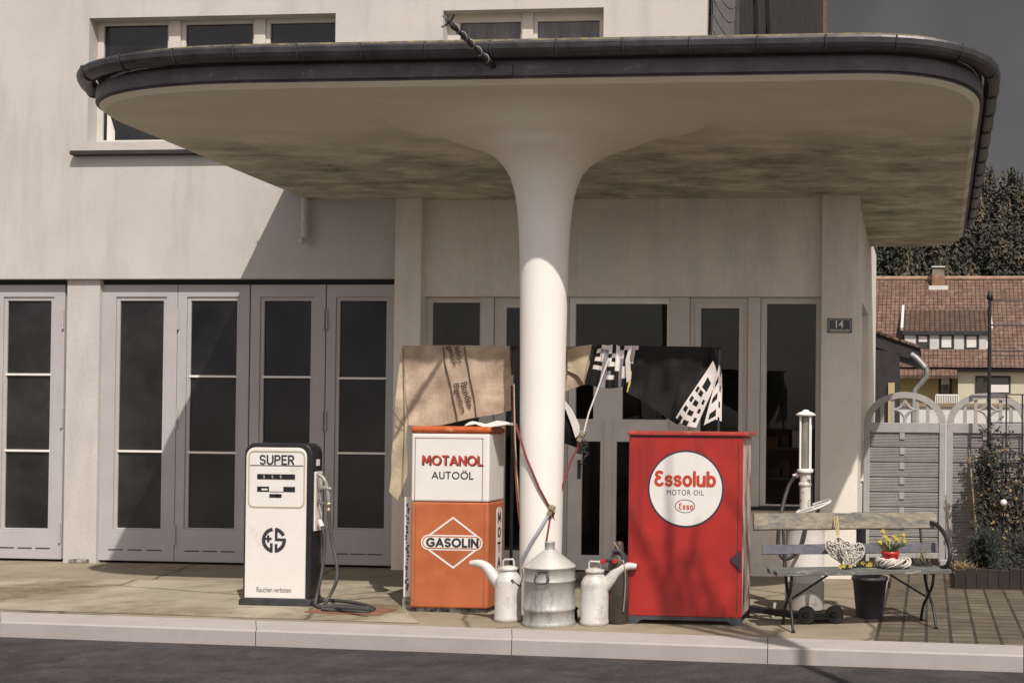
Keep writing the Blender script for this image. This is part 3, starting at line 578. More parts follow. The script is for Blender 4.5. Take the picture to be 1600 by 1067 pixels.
# vent pipe under the canopy
q0, q1 = at(477, 300, -.08), at(475, 378, -.08)
vp = MB(); vp.tube([(q0.x, -.08, q0.z), (q0.x, -.08, q1.z+.06), (q0.x, -.09, q1.z+.02), (q0.x, -.12, q1.z)], .04, 12); vp.lathe((q0.x, -.08, q1.z+.17), [(.04,0),(.052,.005),(.052,.035),(.04,.04)], 12); vp.lathe((q0.x-.01, -.13, q1.z-.01), [(.001,-.02),(.03,-.01),(.035,.02),(.02,.05),(.001,.06)], 10)
vp.build('vent_pipe', fascia_m if False else frame_paint, bld)

# house number plate
Yp = -.034
a = rect(1293, 497.5, 1331, 520, Yp)
pl = thing('house_number_plate', 'dark blue enamel house number plate with white 14 on the right pier', 'house number', ((a[0]+a[1])/2, Yp, a[2]))
MB().box(a[0], a[1], Yp-.012, Yp+.004, a[2], a[3]).build('plate', plate_m, pl, bevel=.006, segs=3)
t = MB(); fx = lambda u, v, w: (u, Yp-.0125-w, v)
W_, H_ = a[1]-a[0], a[3]-a[2]
t.text('14', .02, fx, a[0]+W_*.34, a[0]+W_*.66, a[2]+H_*.34, a[2]+H_*.86, .001)
t.text('Bahnhofstraße', .01, fx, a[0]+W_*.14, a[0]+W_*.88, a[2]+H_*.13, a[2]+H_*.27, .001)
rr = [(a[0]+W_*.06, a[2]+H_*.18), (a[0]+W_*.1, a[2]+H_*.08), (a[1]-W_*.1, a[2]+H_*.08), (a[1]-W_*.06, a[2]+H_*.18), (a[1]-W_*.06, a[3]-H_*.18), (a[1]-W_*.1, a[3]-H_*.08), (a[0]+W_*.1, a[3]-H_*.08), (a[0]+W_*.06, a[3]-H_*.18)]
t.stroke(rr, .004, fx, .001, 0, closed=True)
t.build('lettering', enamel, pl)

# ================================================================== CANOPY
YF = 10.3-D                                           # front edge
SLOPE = .059
def cz(y): return soffW-SLOPE*y
soffW = at(560, 312, 0).z
can = thing('canopy', 'curved flat forecourt roof with dark gutter on one mushroom column', 'canopy', (at(848,900,-2.95).x, 11.4-D, 0))
XL_ = at(476, 315, 0).x
xl1 = -7.55; yl1 = 11.25-D; xr = .43; 
def outline(off=0):
    pts = []
    nx = -.08                                          # left edge runs out a little
    pts.append((XL_-off, 0.0))
    pts.append(((XL_+xl1)/2-off, yl1/2)); pts.append((xl1-off, yl1))
    # left front corner
    x1, y1 = xl1+2.0, YF; n = 18
    for i in range(1, n+1):
        t = i/n*math.pi/2; e = .82
        cx_ = 2.0; cy_ = yl1-YF
        pts.append((xl1+cx_-(cx_+off)*math.cos(t)**e, yl1-(cy_+off)*math.sin(t)**e))
    for xx in (-4.2, -3.2, -2.2, -1.2): pts.append((xx, YF-off))
    cx_, cy_ = 1.15, 1.0
    for i in range(n+1):
        t = i/n*math.pi/2; e = .8
        pts.append((xr-cx_+(cx_+off)*math.sin(t)**e, YF+cy_-(cy_+off)*math.cos(t)**e))
    pts.append((xr+off, 0)); pts.append((xr+off, 2.0))
    for i in range(0, 13):
        t = i/12*math.pi/2
        pts.append((xr-.5+(.5+off)*math.cos(t), 2.35+(.6+off)*math.sin(t)))
    pts.append((rp1-.3, 2.95+off))
    return pts
def canopy_ring(mb, o0, z0, o1, z1, smooth=True):      # band from outline offset o0 at height z0 to o1 at z1
    A, B = outline(o0), outline(o1); n = len(A)
    for i in range(n-1):
        mb.add([(A[i][0], A[i][1], cz(A[i][1])+z0), (A[i+1][0], A[i+1][1], cz(A[i+1][1])+z0), (B[i+1][0], B[i+1][1], cz(B[i+1][1])+z1), (B[i][0], B[i][1], cz(B[i][1])+z1)], [(0,1,2,3)], smooth)
def canopy_cap(mb, off, z, flip):                      # horizontal face as strips to the wall line
    A = outline(off)
    P = [(x, y, cz(y)+z) for x, y in A]
    idx = list(range(len(P)))
    mb.add(P, [tuple(idx[::-1]) if flip else tuple(idx)], False)
s_ = MB(); canopy_cap(s_, -.05, 0, True); canopy_ring(s_, -.05, 0, 0, .035)
s_.build('soffit', soffit, can)
s_ = MB(); canopy_ring(s_, 0, .035, .0, .052); canopy_ring(s_, .0, .052, .03, .055); canopy_ring(s_, .03, .055, .03, .175); canopy_ring(s_, .03, .175, .0, .18); canopy_ring(s_, .0, .18, 0, .26)
fas = s_.build('fascia', fascia_m, can)
s_ = MB(); canopy_ring(s_, .0, .26, .02, .262); canopy_ring(s_, .02, .262, .015, .362, False); canopy_cap(s_, .015, .362, False); s_.build('roof_edge', lichen, can)
gt = MB(); prof = [(.035, .275)]+[(.105+.07*math.cos(t), .265+.085*-math.sin(t)) for t in [math.pi*(1-i/8) for i in range(9)]]
prof[-1] = (.178, .272)
for (o0, z0), (o1, z1) in zip(prof, prof[1:]): canopy_ring(gt, o0, z0, o1, z1)
canopy_ring(gt, .178, .272, .172, .29); canopy_ring(gt, .172, .29, .16, .285); canopy_ring(gt, .16, .285, .165, .262)
gut = gt.build('gutter', zinc, can)
# gutter brackets along the outline
A = outline(.1); acc = 0; nb = .55; last = A[0]; clips = MB()
for i in range(1, len(A)):
    a_, b_ = Vector(A[i-1]), Vector(A[i]); L_ = (b_-a_).length; 
    while acc+L_ >= nb:
        t = (nb-acc)/L_; q = a_+(b_-a_)*t; dirn = (b_-a_).normalized(); nrm = Vector((dirn.y, -dirn.x))
        qq = lambda o, z: Vector((q.x+nrm.x*o, q.y+nrm.y*o, cz(q.y)+z))
        pts = [qq(o-.1+ (.004 if o > .1 else 0), z-.004) for o, z in prof[1:]]+[qq(.082, .292), qq(.065, .298)]
        mb = MB()
        for u_, v_ in zip(pts, pts[1:]): mb.bar(u_, v_, .026, .005, up=(dirn.x, dirn.y, 0)) if False else mb.tube([u_, v_], .008, 6)
        mb.build('gutter_bracket', zinc, gut)
        acc -= L_*0; a_ = q; L_ = (b_-a_).length; acc = 0
        nb = .55
    acc += L_
# column
CXX = at(844.5, 900, 11.4-D).x; CYY = 11.4-D
cp = [(.180,0),(.184,.25),(.189,.6),(.198,1.6),(.204,2.2),(.212,2.8),(.219,3.2),(.232,3.5),(.254,3.72),(.285,3.86),(.33,3.97),(.40,4.06),(.50,4.14),(.64,4.205),(.84,4.262),(1.05,4.335),(1.3,4.396),(1.5,4.427),(1.62,4.438)]
c_ = MB()
def fine(pr, k=3):
    out = []
    for i in range(len(pr)-1):
        p0, p1, p2, p3 = pr[max(0,i-1)], pr[i], pr[i+1], pr[min(len(pr)-1,i+2)]
        for j in range(k):
            t = j/k; out.append(tuple(.5*((2*p1[d])+(-p0[d]+p2[d])*t+(2*p0[d]-5*p1[d]+4*p2[d]-p3[d])*t*t+(-p0[d]+3*p1[d]-3*p2[d]+p3[d])*t**3) for d in (0,1)))
    return out+[pr[-1]]
n = 64; pr = fine(cp)
vs_ = []
for r_, z_ in pr:
    wgt = max(0, min(1, (z_-3.8)/.6))
    for k_ in range(n):
        a_ = k_*2*math.pi/n; ry_ = r_ if r_ < .5 else .5+(r_-.5)*(.40 if math.sin(a_) < 0 else .25); x_, y_ = CXX+r_*math.cos(a_), CYY+ry_*math.sin(a_)
        base = cz(CYY)
        vs_.append((x_, y_, z_+(cz(CYY)-4.425)*wgt-SLOPE*(y_-CYY)*wgt))
c_.add(vs_, [(i*n+k_, i*n+(k_+1) % n, (i+1)*n+(k_+1) % n, (i+1)*n+k_) for i in range(len(pr)-1) for k_ in range(n)], True)
column = c_
col_o = MB(); col_o.add(c_.v, c_.f, True)
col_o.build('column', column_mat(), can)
# flagpole stub tied up with chain on the front of the canopy
b0 = at(771, 103, YF-.05); b1 = at(703, 36, 9.6-D)
fp = thing('flag_pole', 'short rolled flag on a pole tied with white cord above the gutter', 'flag pole', b0)
a = rect(755, 102, 801, 119, YF-.03)
MB().box(a[0], a[1], YF-.05, YF-.028, a[2], a[3]).build('mounting_plate', fascia_m, fp, bevel=.004)
dv = (b1-b0); L_ = dv.length; dv.normalize()
MB().tube([b0+dv*-.02, b0+dv*.1], .026, 10).build('socket', iron, fp)
rl = MB(); pts = [b0+dv*(.06+(L_-.1)*i/24) for i in range(25)]
rl.tube(pts, [.021+.003*math.sin(i*1.7)+.003*math.sin(i*.6) for i in range(25)], 10); rl.build('rolled_flag', MAT('dark_canvas', (.05,.045,.042), .9, var=.3, scale=20, fine=.12), fp)
cd_ = MB(); u_ = dv.orthogonal().normalized(); v_ = dv.cross(u_)
cd_.tube([b0+dv*(.08+(L_-.1)*i/120)+(u_*math.cos(i*.26)+v_*math.sin(i*.26))*.026 for i in range(121)], .0045, 5); cd_.build('cord', strap_grey, fp)
tp = MB(); tp.tube([b1-dv*.05, b1+dv*.04], .016, 8)
for a_ in range(4): tp.tube([b1, b1+(u_*math.cos(a_*1.57)+v_*math.sin(a_*1.57))*.07+dv*.03], .008, 5)
tp.build('tip', zinc, fp)

# ================================================================== FORECOURT OBJECTS
FR = lambda y: (lambda u, v, w: (u, y-w, v))           # painted on an upright front at y
def rrect(x0, x1, z0, z1, r, n=6):
    rs = r if isinstance(r, (list, tuple)) else [r]*4  # bl, br, tr, tl
    pts = []
    for (cx, cz_, a0, rr) in ((x0+rs[0], z0+rs[0], math.pi, rs[0]), (x1-rs[1], z0+rs[1], 1.5*math.pi, rs[1]), (x1-rs[2], z1-rs[2], 0, rs[2]), (x0+rs[3], z1-rs[3], .5*math.pi, rs[3])):
        for i in range(n+1): t = a0+math.pi/2*i/n; pts.append((cx+rr*math.cos(t), cz_+rr*math.sin(t)))
    return pts

# ---- white fuel pump
yf = gnd(430, 946).y                                   # front face
x0, x1, _, z1 = rect(380, 692, 486, 940, yf)
xc = (x0+x1)/2
z0 = at(430, 941, yf).z
pump = thing('fuel_pump', 'white fuel pump with black edges and SUPER in black letters', 'fuel pump', (xc, yf+.17, 0))
body = MB(); body.xz(rrect(x0, x1, .065, z1, [.02,.02,.10,.10]), yf, yf+.22, True); body.build('body', black_enamel, pump, bevel=.022, segs=3)
a = rect(384.5, 699, 478.5, 940, yf)
fpn = MB(); fpn.xz(rrect(a[0], a[1], a[2], a[3], [.02,.02,.085,.085]), yf-.014, yf+.01); fpo = fpn.build('front_panel', enamel, pump, bevel=.006)
y2 = yf-.0145
b = rect(389, 705, 475.5, 792, y2)
t = MB(); t.stroke(rrect(*b, .05), .012, FR(y2), .004, 0, closed=True); t.build('bezel', cream, fpo)
t = MB(); q = rect(391, 726.5, 474, 728, y2); t.box(q[0], q[1], y2-.001, y2, q[2], q[3]); t.build('seam', zinc, fpo)
t = MB(); t.letters('SUPER', .17, FR(y2), *rect(405.5, 710.5, 460, 726, y2), .0015, .24)
t.build('lettering', ink, fpo); t = MB()
t.text('Rauchen verboten', 0, FR(y2), *rect(401, 917, 455, 925, y2), .0012)
t.build('lettering', ink, fpo); t = MB()
cc = at(428, 843.5, y2); R_ = .118; wd = .034; f_ = lambda u, v, w: (cc.x+u, y2-w, cc.z+v)
arc = lambda r, a0, a1, n=16: [(r*math.cos(math.radians(a0+(a1-a0)*i/n)), r*math.sin(math.radians(a0+(a1-a0)*i/n))) for i in range(n+1)]
t.stroke(arc(R_-wd/2, 98, 262), wd, f_, .0015, 0, cap=False)
t.stroke([(-.024, -.115), (-.024, -.028)], .026, f_, .0015, 0, cap=False)
t.stroke([(-.088, .012), (-.022, .012)], .022, f_, .0016, 0, cap=False); t.stroke([(-.055, -.022), (-.055, .046)], .022, f_, .00165, 0, cap=False)
t.stroke(arc(R_-wd/2, 82, 25, 8), wd, f_, .0015, 0, cap=False); t.stroke([(.022, .112), (.022, .005)], .026, f_, .0016, 0, cap=False)
t.stroke([(.01, .005), (.115, .005)], .026, f_, .0017, 0, cap=False); t.stroke(arc(R_-wd/2, 5, -82, 12), wd, f_, .0015, 0, cap=False)
t.stroke([(.022, -.112), (.022, -.035)], .026, f_, .0016, 0, cap=False)
t.build('emblem', ink, fpo)
for (u0, u1, v0, v1, hole) in ((402, 461, 740.5, 748.5, 0), (402, 461, 760, 768, 1), (421, 440, 771.5, 777, 0)):
    q = rect(u0, v0, u1, v1, y2); w_ = MB(); w_.box(q[0], q[1], y2-.003, y2+.002, q[2], q[3])
    wo = w_.build('counter_window', black_enamel, fpo)
    if hole:
        q = rect(421, 759, 443, 767.5, y2); MB().box(q[0], q[1], y2-.006, y2-.003, q[2], q[3]).build('paper_label', enamel, fpo)
        q = rect(409, 763, 418.5, 765.5, y2); MB().box(q[0], q[1], y2-.005, y2-.003, q[2], q[3]).build('paper_label', enamel, fpo)
    else:
        for i in range(3): q = rect(u0+10+i*13 if u1-u0 > 30 else u0+12, v0+1, u0+12+i*13 if u1-u0 > 30 else u0+14, v1-1, y2); MB().obox(((q[0]+q[1])/2, y2-.004, (q[2]+q[3])/2), (.006,0,.006), (0,.001,0), (-.004,0,.014)).build('glass_crack', cloth_grey, fpo)
ba = MB(); ba.xz([(x0-.02, 0), (x1+.01, 0), (x1+.015, .05), (x1-.02, .075), (x0+.02, .075), (x0-.025, .05)], yf-.03, yf+.24); ba.build('base', MAT('pump_base', (.035,.033,.033), .7, var=.3, scale=9, fine=.1, dirt_or_shade=((.15,.06,.035), 5, .55, .7)), pump, bevel=.012)
sx1 = x1+.003
q0 = at(493, 736, yf+.15); q1 = at(491, 828, yf+.15)
sp_ = MB(); sp_.box(sx1-.004, sx1+.012, yf+.05, yf+.185, q1.z, q0.z); spo = sp_.build('hose_panel', enamel, pump, bevel=.004)
MB().box(sx1-.002, sx1+.006, yf+.09, yf+.14, at(495, 728, yf).z, at(495, 718, yf).z).build('side_label', enamel, pump)
# nozzle hanging on the side panel, hose hanging to the ground and lying in a coil
nx = x1+.055; ny = yf+.06
P = lambda px, py, dy=0: (lambda v: (v.x, ny+dy, v.z))(at(px, py, ny+dy))
nz_ = MB(); nz_.tube([P(497,741), P(504,745), P(509,753), P(511,762)], [.016,.017,.02,.018], 10); nz_.tube([P(511,760), P(513,772), P(513,786)], [.018,.022,.017], 10)
nz_.tube([P(499,766), P(508,762), P(518,764)], [.012,.03,.012], 10); nz_.tube([P(498,783), P(504,786), P(511,785)], .008, 8); nz_.tube([P(497,745), P(499,765), P(497,784)], .010, 8)
nzo = nz_.build('nozzle', MAT('nozzle_metal', (.30,.28,.25), .5, .4, var=.2, scale=20, dirt_or_shade=((.1,.09,.08), 14, .5, .65)), pump)
c_ = MB(); c_.lathe(P(513.5,800), [(.012,0),(.022,.01),(.022,.03),(.017,.035),(.017,.055),(.026,.06),(.026,.085),(.012,.095)], 12); c_.build('coupling', brass, nzo)
c_ = MB(); c_.tube([P(499,812), P(503,822)], [.02,.024], 10); c_.build('elbow', enamel, pump)
sm = lambda pts, k=6: [tuple(.5*((2*pts[i][d])+(-pts[max(0,i-1)][d]+pts[i+1][d])*t+(2*pts[max(0,i-1)][d]-5*pts[i][d]+4*pts[i+1][d]-pts[min(len(pts)-1,i+2)][d])*t*t+(-pts[max(0,i-1)][d]+3*pts[i][d]-3*pts[i+1][d]+pts[min(len(pts)-1,i+2)][d])*t**3) for d in range(3)) for i in range(len(pts)-1) for t in [j/k for j in range(k)]]+[tuple(pts[-1])]
gz = lambda px, py, z=.02: tuple(gnd(px, py, z))
hs_ = MB(); pts = [P(513.5,800), P(515,820), P(520,850), P(526,880,-.03), P(526,905,-.06), P(518,925,-.08)]+[gz(505,946), gz(491,943), gz(500,938), gz(530,938), gz(565,943), gz(585,950), gz(570,955,.022), gz(535,953,.025), gz(505,951,.03), gz(515,945,.05), gz(545,946,.05), gz(578,950,.05)]
hs_.tube(sm(pts), .0155, 10); hs_.build('hose', hose_m, pump)
hs_ = MB(); pts = [P(503,822), P(507,840), P(506,870), P(501,905,-.04), P(495,930,-.06), gz(494,944,.03), gz(503,948,.03), gz(540,949,.06), gz(576,952,.07)]
hs_.tube(sm(pts), .0145, 10); hs_.build('hose', hose_m, pump)
tag(MB().add([gz(478,958,.006), gz(585,962,.006), gz(640,951,.006), gz(540,947,.006)], [(0,1,2,3)]) or None, None, None) if False else None
hp = MB(); A_ = [gnd(474,957), gnd(592,962.5), gnd(622,952), gnd(520,948)]
hp.prism([(v.x, v.y) for v in A_], lambda u, v, w: (u, v, w), .001, .012); tag(hp.build('cover_plate', rusty, bevel=.003), 'rusty brown cover plate in the ground beside the white pump', 'cover plate')

# ---- orange and white oil cabinet
ym = gnd(702, 957).y
x0, x1, _, _ = rect(641.5, 677, 763, 950, ym); zc0 = at(702, 950, ym).z; zw = at(702, 784, ym).z; zt = at(702, 668, ym).z; zcap = at(702, 677, ym).z
dm = .42
mot = thing('oil_cabinet', 'orange and white oil cabinet with MOTANOL lettering and a diamond sign', 'oil cabinet', ((x0+x1)/2, ym+dm/2, 0))
MB().box(x0, x1, ym, ym+dm, zc0, zw-.002).build('lower_cabinet', orange, mot, bevel=.018, segs=3)
MB().box(x0, x1, ym, ym+dm, zw+.002, zcap).build('upper_cabinet', enamel, mot, bevel=.018, segs=3)
cp_ = MB(); cp_.box(x0-.012, x1+.012, ym-.012, ym+dm+.01, zcap+.001, zt+.012); cp_.build('top_cap', cap_orange, mot, bevel=.03, segs=4)
MB().box(x0+.05, x1-.03, ym+.03, ym+dm-.03, 0, zc0+.01).build('plinth', plinth_m, mot, bevel=.01)
y2 = ym-.0005
ln = MB()
for (u0, v0, u1, v1) in ((648, 684, 649, 784), (753.5, 684, 754.5, 784), (648, 684, 754, 685)): q = rect(u0, v0, u1, v1, y2); ln.box(q[0], q[1], y2-.0015, y2+.001, q[2], q[3])
for (u0, v0, u1, v1) in ((648, 788, 649, 948), (756, 788, 757, 948)): q = rect(u0, v0, u1, v1, y2); ln.box(q[0], q[1], y2-.0015, y2+.001, q[2], q[3])
ln.build('panel_seam', MAT('seam_shade', (.20,.10,.06), .8), mot)
t = MB(); t.letters('MOTANOL', .19, FR(y2), *[v+d for v, d in zip(rect(659.5, 711.5, 755, 727.5, y2), (.005,.005,-.004,-.004))], .0008, .27); t.build('lettering', ink, mot)
t = MB(); t.letters('MOTANOL', .165, FR(y2), *rect(659, 711, 754.5, 727, y2), .0026, .27); t.build('lettering', lettred, mot)
t = MB(); t.letters('AUTOÖL', .155, FR(y2), *rect(674.5, 736.5, 740, 748.5, y2), .0016, .28); t.build('lettering', ink, mot)
# diamond with the pill-shaped name
qz = lambda px, py: (lambda v: (v.x, v.z))(at(px, py, y2))
dgm = MB(); dgm.stroke([qz(670, 836.5), qz(708, 808.5), qz(744, 836.5)], .016, FR(y2), .0015, 0); dgm.stroke([qz(670, 858.5), qz(708, 886.5), qz(744, 858.5)], .016, FR(y2), .0015, 0)
a = rect(658, 835.5, 754, 859.5, y2); dgm.prism(rrect(a[0], a[1], a[2], a[3], (a[3]-a[2])/2-.001, 10), FR(y2), .0018, 0); dgm.build('emblem', enamel, mot)
dg2 = MB(); e = .012; dg2.prism(rrect(a[0]+e, a[1]-e, a[2]+e, a[3]-e, (a[3]-a[2])/2-e-.001, 10), FR(y2), .0026, 0); dg2.build('emblem', orange, mot)
dg2 = MB(); e = .022; dg2.prism(rrect(a[0]+e, a[1]-e, a[2]+e, a[3]-e, (a[3]-a[2])/2-e-.001, 10), FR(y2), .0034, 0); dg2.build('emblem', enamel, mot)
t = MB(); t.letters('GASOLIN', .23, FR(y2), *rect(666, 840, 748, 855, y2), .0045, .30); t.build('lettering', ink, mot)
SX = lambda x: (lambda u, v, w: (x+w, u, v))
vs2 = MB(); cyv = ym+.29; ztop = at(785, 792, cyv).z
vs2.prism(rrect(cyv-.075, cyv+.075, ztop-1.02, ztop, .05), SX(x1), 0, .003); vs2.build('side_label', enamel, mot)
t = MB()
for i, ch in enumerate('MOTANOL'): t.letters(ch, .2, SX(x1), cyv-.042, cyv+.042, ztop-.045-.137*i-.10, ztop-.045-.137*i, .0045)
t.build('lettering', ink, mot)
# sticker-covered board behind its left edge
bx = rect(632, 776, 641, 930, ym+.25); sb = MB(); sb.box(bx[0], bx[1]+.05, ym+.24, ym+.26, .10, bx[3])
sbd = thing('sticker_board', 'narrow white board with dark printed marks left of the orange cabinet', 'board', ((bx[0]+bx[1])/2, ym+.25, 0))
sb.build('panel', enamel, sbd)
t = MB(); rq = random.Random(5)
for i in range(26): zz_ = .16+i*(bx[3]-.22)/26; xx = bx[0]+.01+rq.random()*.02; t.box(xx, xx+.012+rq.random()*.012, ym+.238, ym+.241, zz_, zz_+.012+.025*rq.random())
t.build('print_mark', MAT('marks', (.12,.10,.10), .8), sbd)
ft = MB(); ft.box(bx[0], bx[1]+.05, ym+.22, ym+.30, 0, .10); ft.build('foot', plinth_m, sbd)

# ---- red oil cabinet
ye = gnd(1070, 976).y
x0, x1, _, _ = rect(981.5, 682, 1160, 962, ye); zb = at(1070, 963, ye).z; zt = at(1070, 676.5, ye).z
de = .52
ess = thing('oil_cabinet', 'red oil cabinet with a round white Essolub sign on its front', 'oil cabinet', ((x0+x1)/2, ye+de/2, 0))
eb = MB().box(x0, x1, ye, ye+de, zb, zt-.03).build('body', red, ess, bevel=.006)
MB().box(x0-.012, x1+.04, ye-.02, ye+de+.02, zt-.022, zt+.012).build('lid', red_top, ess, bevel=.008)
MB().box(x0+.006, x1-.006, ye-.004, ye+.3, zt-.034, zt-.021).build('lid_gap', ink, ess)
q = rect(1152, 690, 1153.2, 960, ye); MB().box(q[0], q[1], ye-.0015, ye+.001, q[2], q[3]).build('seam', ink, ess)
MB().box(x1-.004, x1+.003, ye+.02, ye+de-.04, zb+.02, zt-.05).build('worn_side', worn, ess)
ftm = MAT('foot_blue', (.055,.058,.068), .6, var=.3, scale=10, fine=.1)
for (u, sgn) in ((x0, 1), (x1, -1)):
    for yy in (ye, ye+de-.03): MB().xz([(u, 0), (u+sgn*.07, 0), (u+sgn*.12, zb-.035), (u+sgn*.12, zb), (u, zb)] if sgn > 0 else [(u-.07, 0), (u, 0), (u, zb), (u-.12, zb), (u-.12, zb-.035)], yy, yy+.03).build('foot', ftm, ess)
fb = MB(); fb.box(x0+.1, x1-.1, ye+.002, ye+.028, zb-.032, zb-.001); fb.build('base_rail', ftm, ess)
y2 = ye-.0005; cc = at(1071.5, 763.5, y2); Rr = (rect(1012, 763, 1131, 764, y2)[1]-rect(1012, 763, 1131, 764, y2)[0])/2
circ = lambda r, n=64: [(cc.x+r*math.cos(2*math.pi*i/n), cc.z+r*math.sin(2*math.pi*i/n)) for i in range(n)]
sg = MB(); sg.prism(circ(Rr), FR(y2), .002, 0); sg.build('sign_rim', navy, ess)
sg = MB(); sg.prism(circ(Rr-.016), FR(y2), .0034, 0); sgn_ = sg.build('sign_disc', enamel, ess)
t = MB(); t.letters('essolub', .19, FR(y2), *rect(1022.5, 735, 1119, 760.5, y2), .005, .235)
t.build('lettering', lettred, sgn_)
t = MB(); t.text('MOTOR OIL', 0, FR(y2), *rect(1042, 765, 1100, 773.5, y2), .0045, sp=1.15); t.build('lettering', ink, sgn_)
ec = at(1070.5, 790.5, y2); t = MB(); t.stroke([(.085*math.cos(i*.2094), .055*math.sin(i*.2094)) for i in range(30)], .006, lambda u, v, w: (ec.x+u, y2-w, ec.z+v), .0045, 0, closed=True); t.build('oval', ink, sgn_)
t = MB(); a = rect(1060.5, 785.5, 1083.5, 796, y2); t.letters('esso', .15, FR(y2), *a, .0048, .3); t.build('lettering', lettred, sgn_)
hk = MB(); q = at(1155, 873, y2); hk.xz([(q.x-.075, q.z), (q.x+.01, q.z+.075), (q.x+.02, q.z-.10)], ye-.02, ye-.004); hk.build('corner_plate', ink, ess)

# ---- spouted oil cans: one built, its mirror standing on the other side of the drum
def spout_can(name, label, c, R, hgt, rot):
    r = thing(name, label, 'oil can', c, 'white spouted oil cans either side of the drum')
    o = Vector(c)
    b = MB(); b.lathe(o, [(R*.99,0),(R*1.04,.006),(R*1.04,.03),(R,.04),(R,hgt*.66),(R*.97,hgt*.70),(R*.80,hgt*.77),(R*.60,hgt*.83),(R*.60,hgt*.86)], 32); b.build('body', can_paint, r)
    l = MB(); l.lathe(o+Vector((.0,0,hgt*.86)), [(R*.68,0),(R*.70,.008),(R*.66,.022),(R*.3,.035),(.0,.038)], 24); lo = l.build('lid', can_paint, r)
    h = MB(); z = hgt*.86+.03; h.tube([(o.x-R*.42,o.y,z-.02),(o.x-R*.42,o.y,z+.045),(o.x-R*.30,o.y,z+.058),(o.x+R*.34,o.y,z+.062),(o.x+R*.42,o.y,z+.045),(o.x+R*.42,o.y,z-.02)], .008, 8); h.build('lid_handle', can_paint, lo)
    s = MB(); s.tube(sm([(o.x-R*.55,o.y,hgt*.60),(o.x-R*1.15,o.y,hgt*.74),(o.x-R*1.75,o.y,hgt*.90),(o.x-R*2.4,o.y,hgt*.96),(o.x-R*3.0,o.y,hgt*.955)], 5), [.062-.038*i/20 for i in range(21)], 14, caps=True); s.build('spout', can_paint, r)
    e = MB(); e.lathe((o.x-R*3.0-.0005,o.y,hgt*.955), [(.019,0),(.019,.002)], 12, axis=(-1,0,-.02)); e.build('spout_mouth', ink, r)
    k = MB(); k.tube([(o.x+R*.62,o.y-R*.74,hgt*.68),(o.x+R*1.02,o.y-R*.35,hgt*.60),(o.x+R*1.06,o.y+.03,hgt*.74),(o.x+R*.9,o.y+.06,hgt*.86)], .006, 6); k.tube([(o.x+R*.50,o.y-R*.80,hgt*.715),(o.x+R*.66,o.y-R*.78,hgt*.675)], .012, 6); k.build('wire_bail', zinc, r)
    return r
gl_ = gnd(787, 972); cl = (gl_.x, gl_.y+.11, 0)
R_ = (rect(767, 930, 807, 931, cl[1])[1]-rect(767, 930, 807, 931, cl[1])[0])/2
hh = at(787, 884, cl[1]).z
can1 = spout_can('oil_can', 'white spouted oil can left of the drum, its spout pointing left', cl, R_, hh/.92, 0)
can2 = copy_tree(can1); gr_ = gnd(923, 978); can2.location = (gr_.x, gr_.y+.115, 0); can2.rotation_euler = (0,0,math.pi+.12); can2.scale = (1.04,1.04,1.01)
can2['label'] = 'white spouted oil can right of the drum, its spout pointing right'

# ---- galvanised drum with a funnel top
g0 = gnd(846, 981); R_ = (rect(808, 930, 885, 931, g0.y+.2)[1]-rect(808, 930, 885, 931, g0.y+.2)[0])/2; dc = Vector((g0.x, g0.y+R_, 0))
zsh = at(847, 885, dc.y).z; znk = at(849, 858, dc.y).z; ztp = at(849, 846, dc.y).z
dr = thing('oil_drum', 'large galvanised drum with a cone top in front of the column', 'drum', dc)
b = MB(); b.lathe(dc, [(R_*1.03,0),(R_*1.05,.01),(R_*1.02,.03),(R_*1.0,.04),(R_*.99,.125),(R_*1.02,.13),(R_*1.025,.142),(R_*1.02,.154),(R_*1.0,.16),(R_*1.0,zsh*.76),(R_*1.02,zsh*.765),(R_*1.025,zsh*.785),(R_*1.0,zsh*.80),(R_*1.0,zsh-.01),(R_*1.035,zsh-.004),(R_*1.035,zsh+.006)], 48); b.build('body', galv, dr)
b = MB(); b.lathe(dc, [(R_*1.03,zsh+.006),(R_*.97,zsh+.02),(R_*.22,znk)], 48, caps=False); b.build('cone_top', MAT('galv_top', (.52,.50,.465), .5, .3, var=.1, scale=6, fine=.06), dr)
b = MB(); b.lathe(dc, [(R_*.22,znk-.004),(R_*.19,znk+.01),(R_*.19,ztp-.012),(R_*.215,ztp-.006),(R_*.215,ztp),(R_*.17,ztp),(R_*.17,ztp-.03)], 24); b.build('neck', galv, dr)
b = MB(); cx_, cz_ = at(848, 896, dc.y-R_).x, at(848, 893, dc.y-R_).z; yy = dc.y-R_*1.0
b.tube([(cx_-.045,yy-.004,cz_+.002),(cx_+.045,yy-.004,cz_+.002)], .010, 8); b.tube(sm([(cx_-.045,yy,cz_),(cx_-.05,yy-.02,cz_-.03),(cx_-.06,yy-.03,cz_-.07),(cx_-.03,yy-.03,cz_-.095),(cx_+.03,yy-.03,cz_-.095),(cx_+.06,yy-.03,cz_-.07),(cx_+.05,yy-.02,cz_-.03),(cx_+.045,yy,cz_)],4), .0075, 8); b.build('handle', zinc, dr)

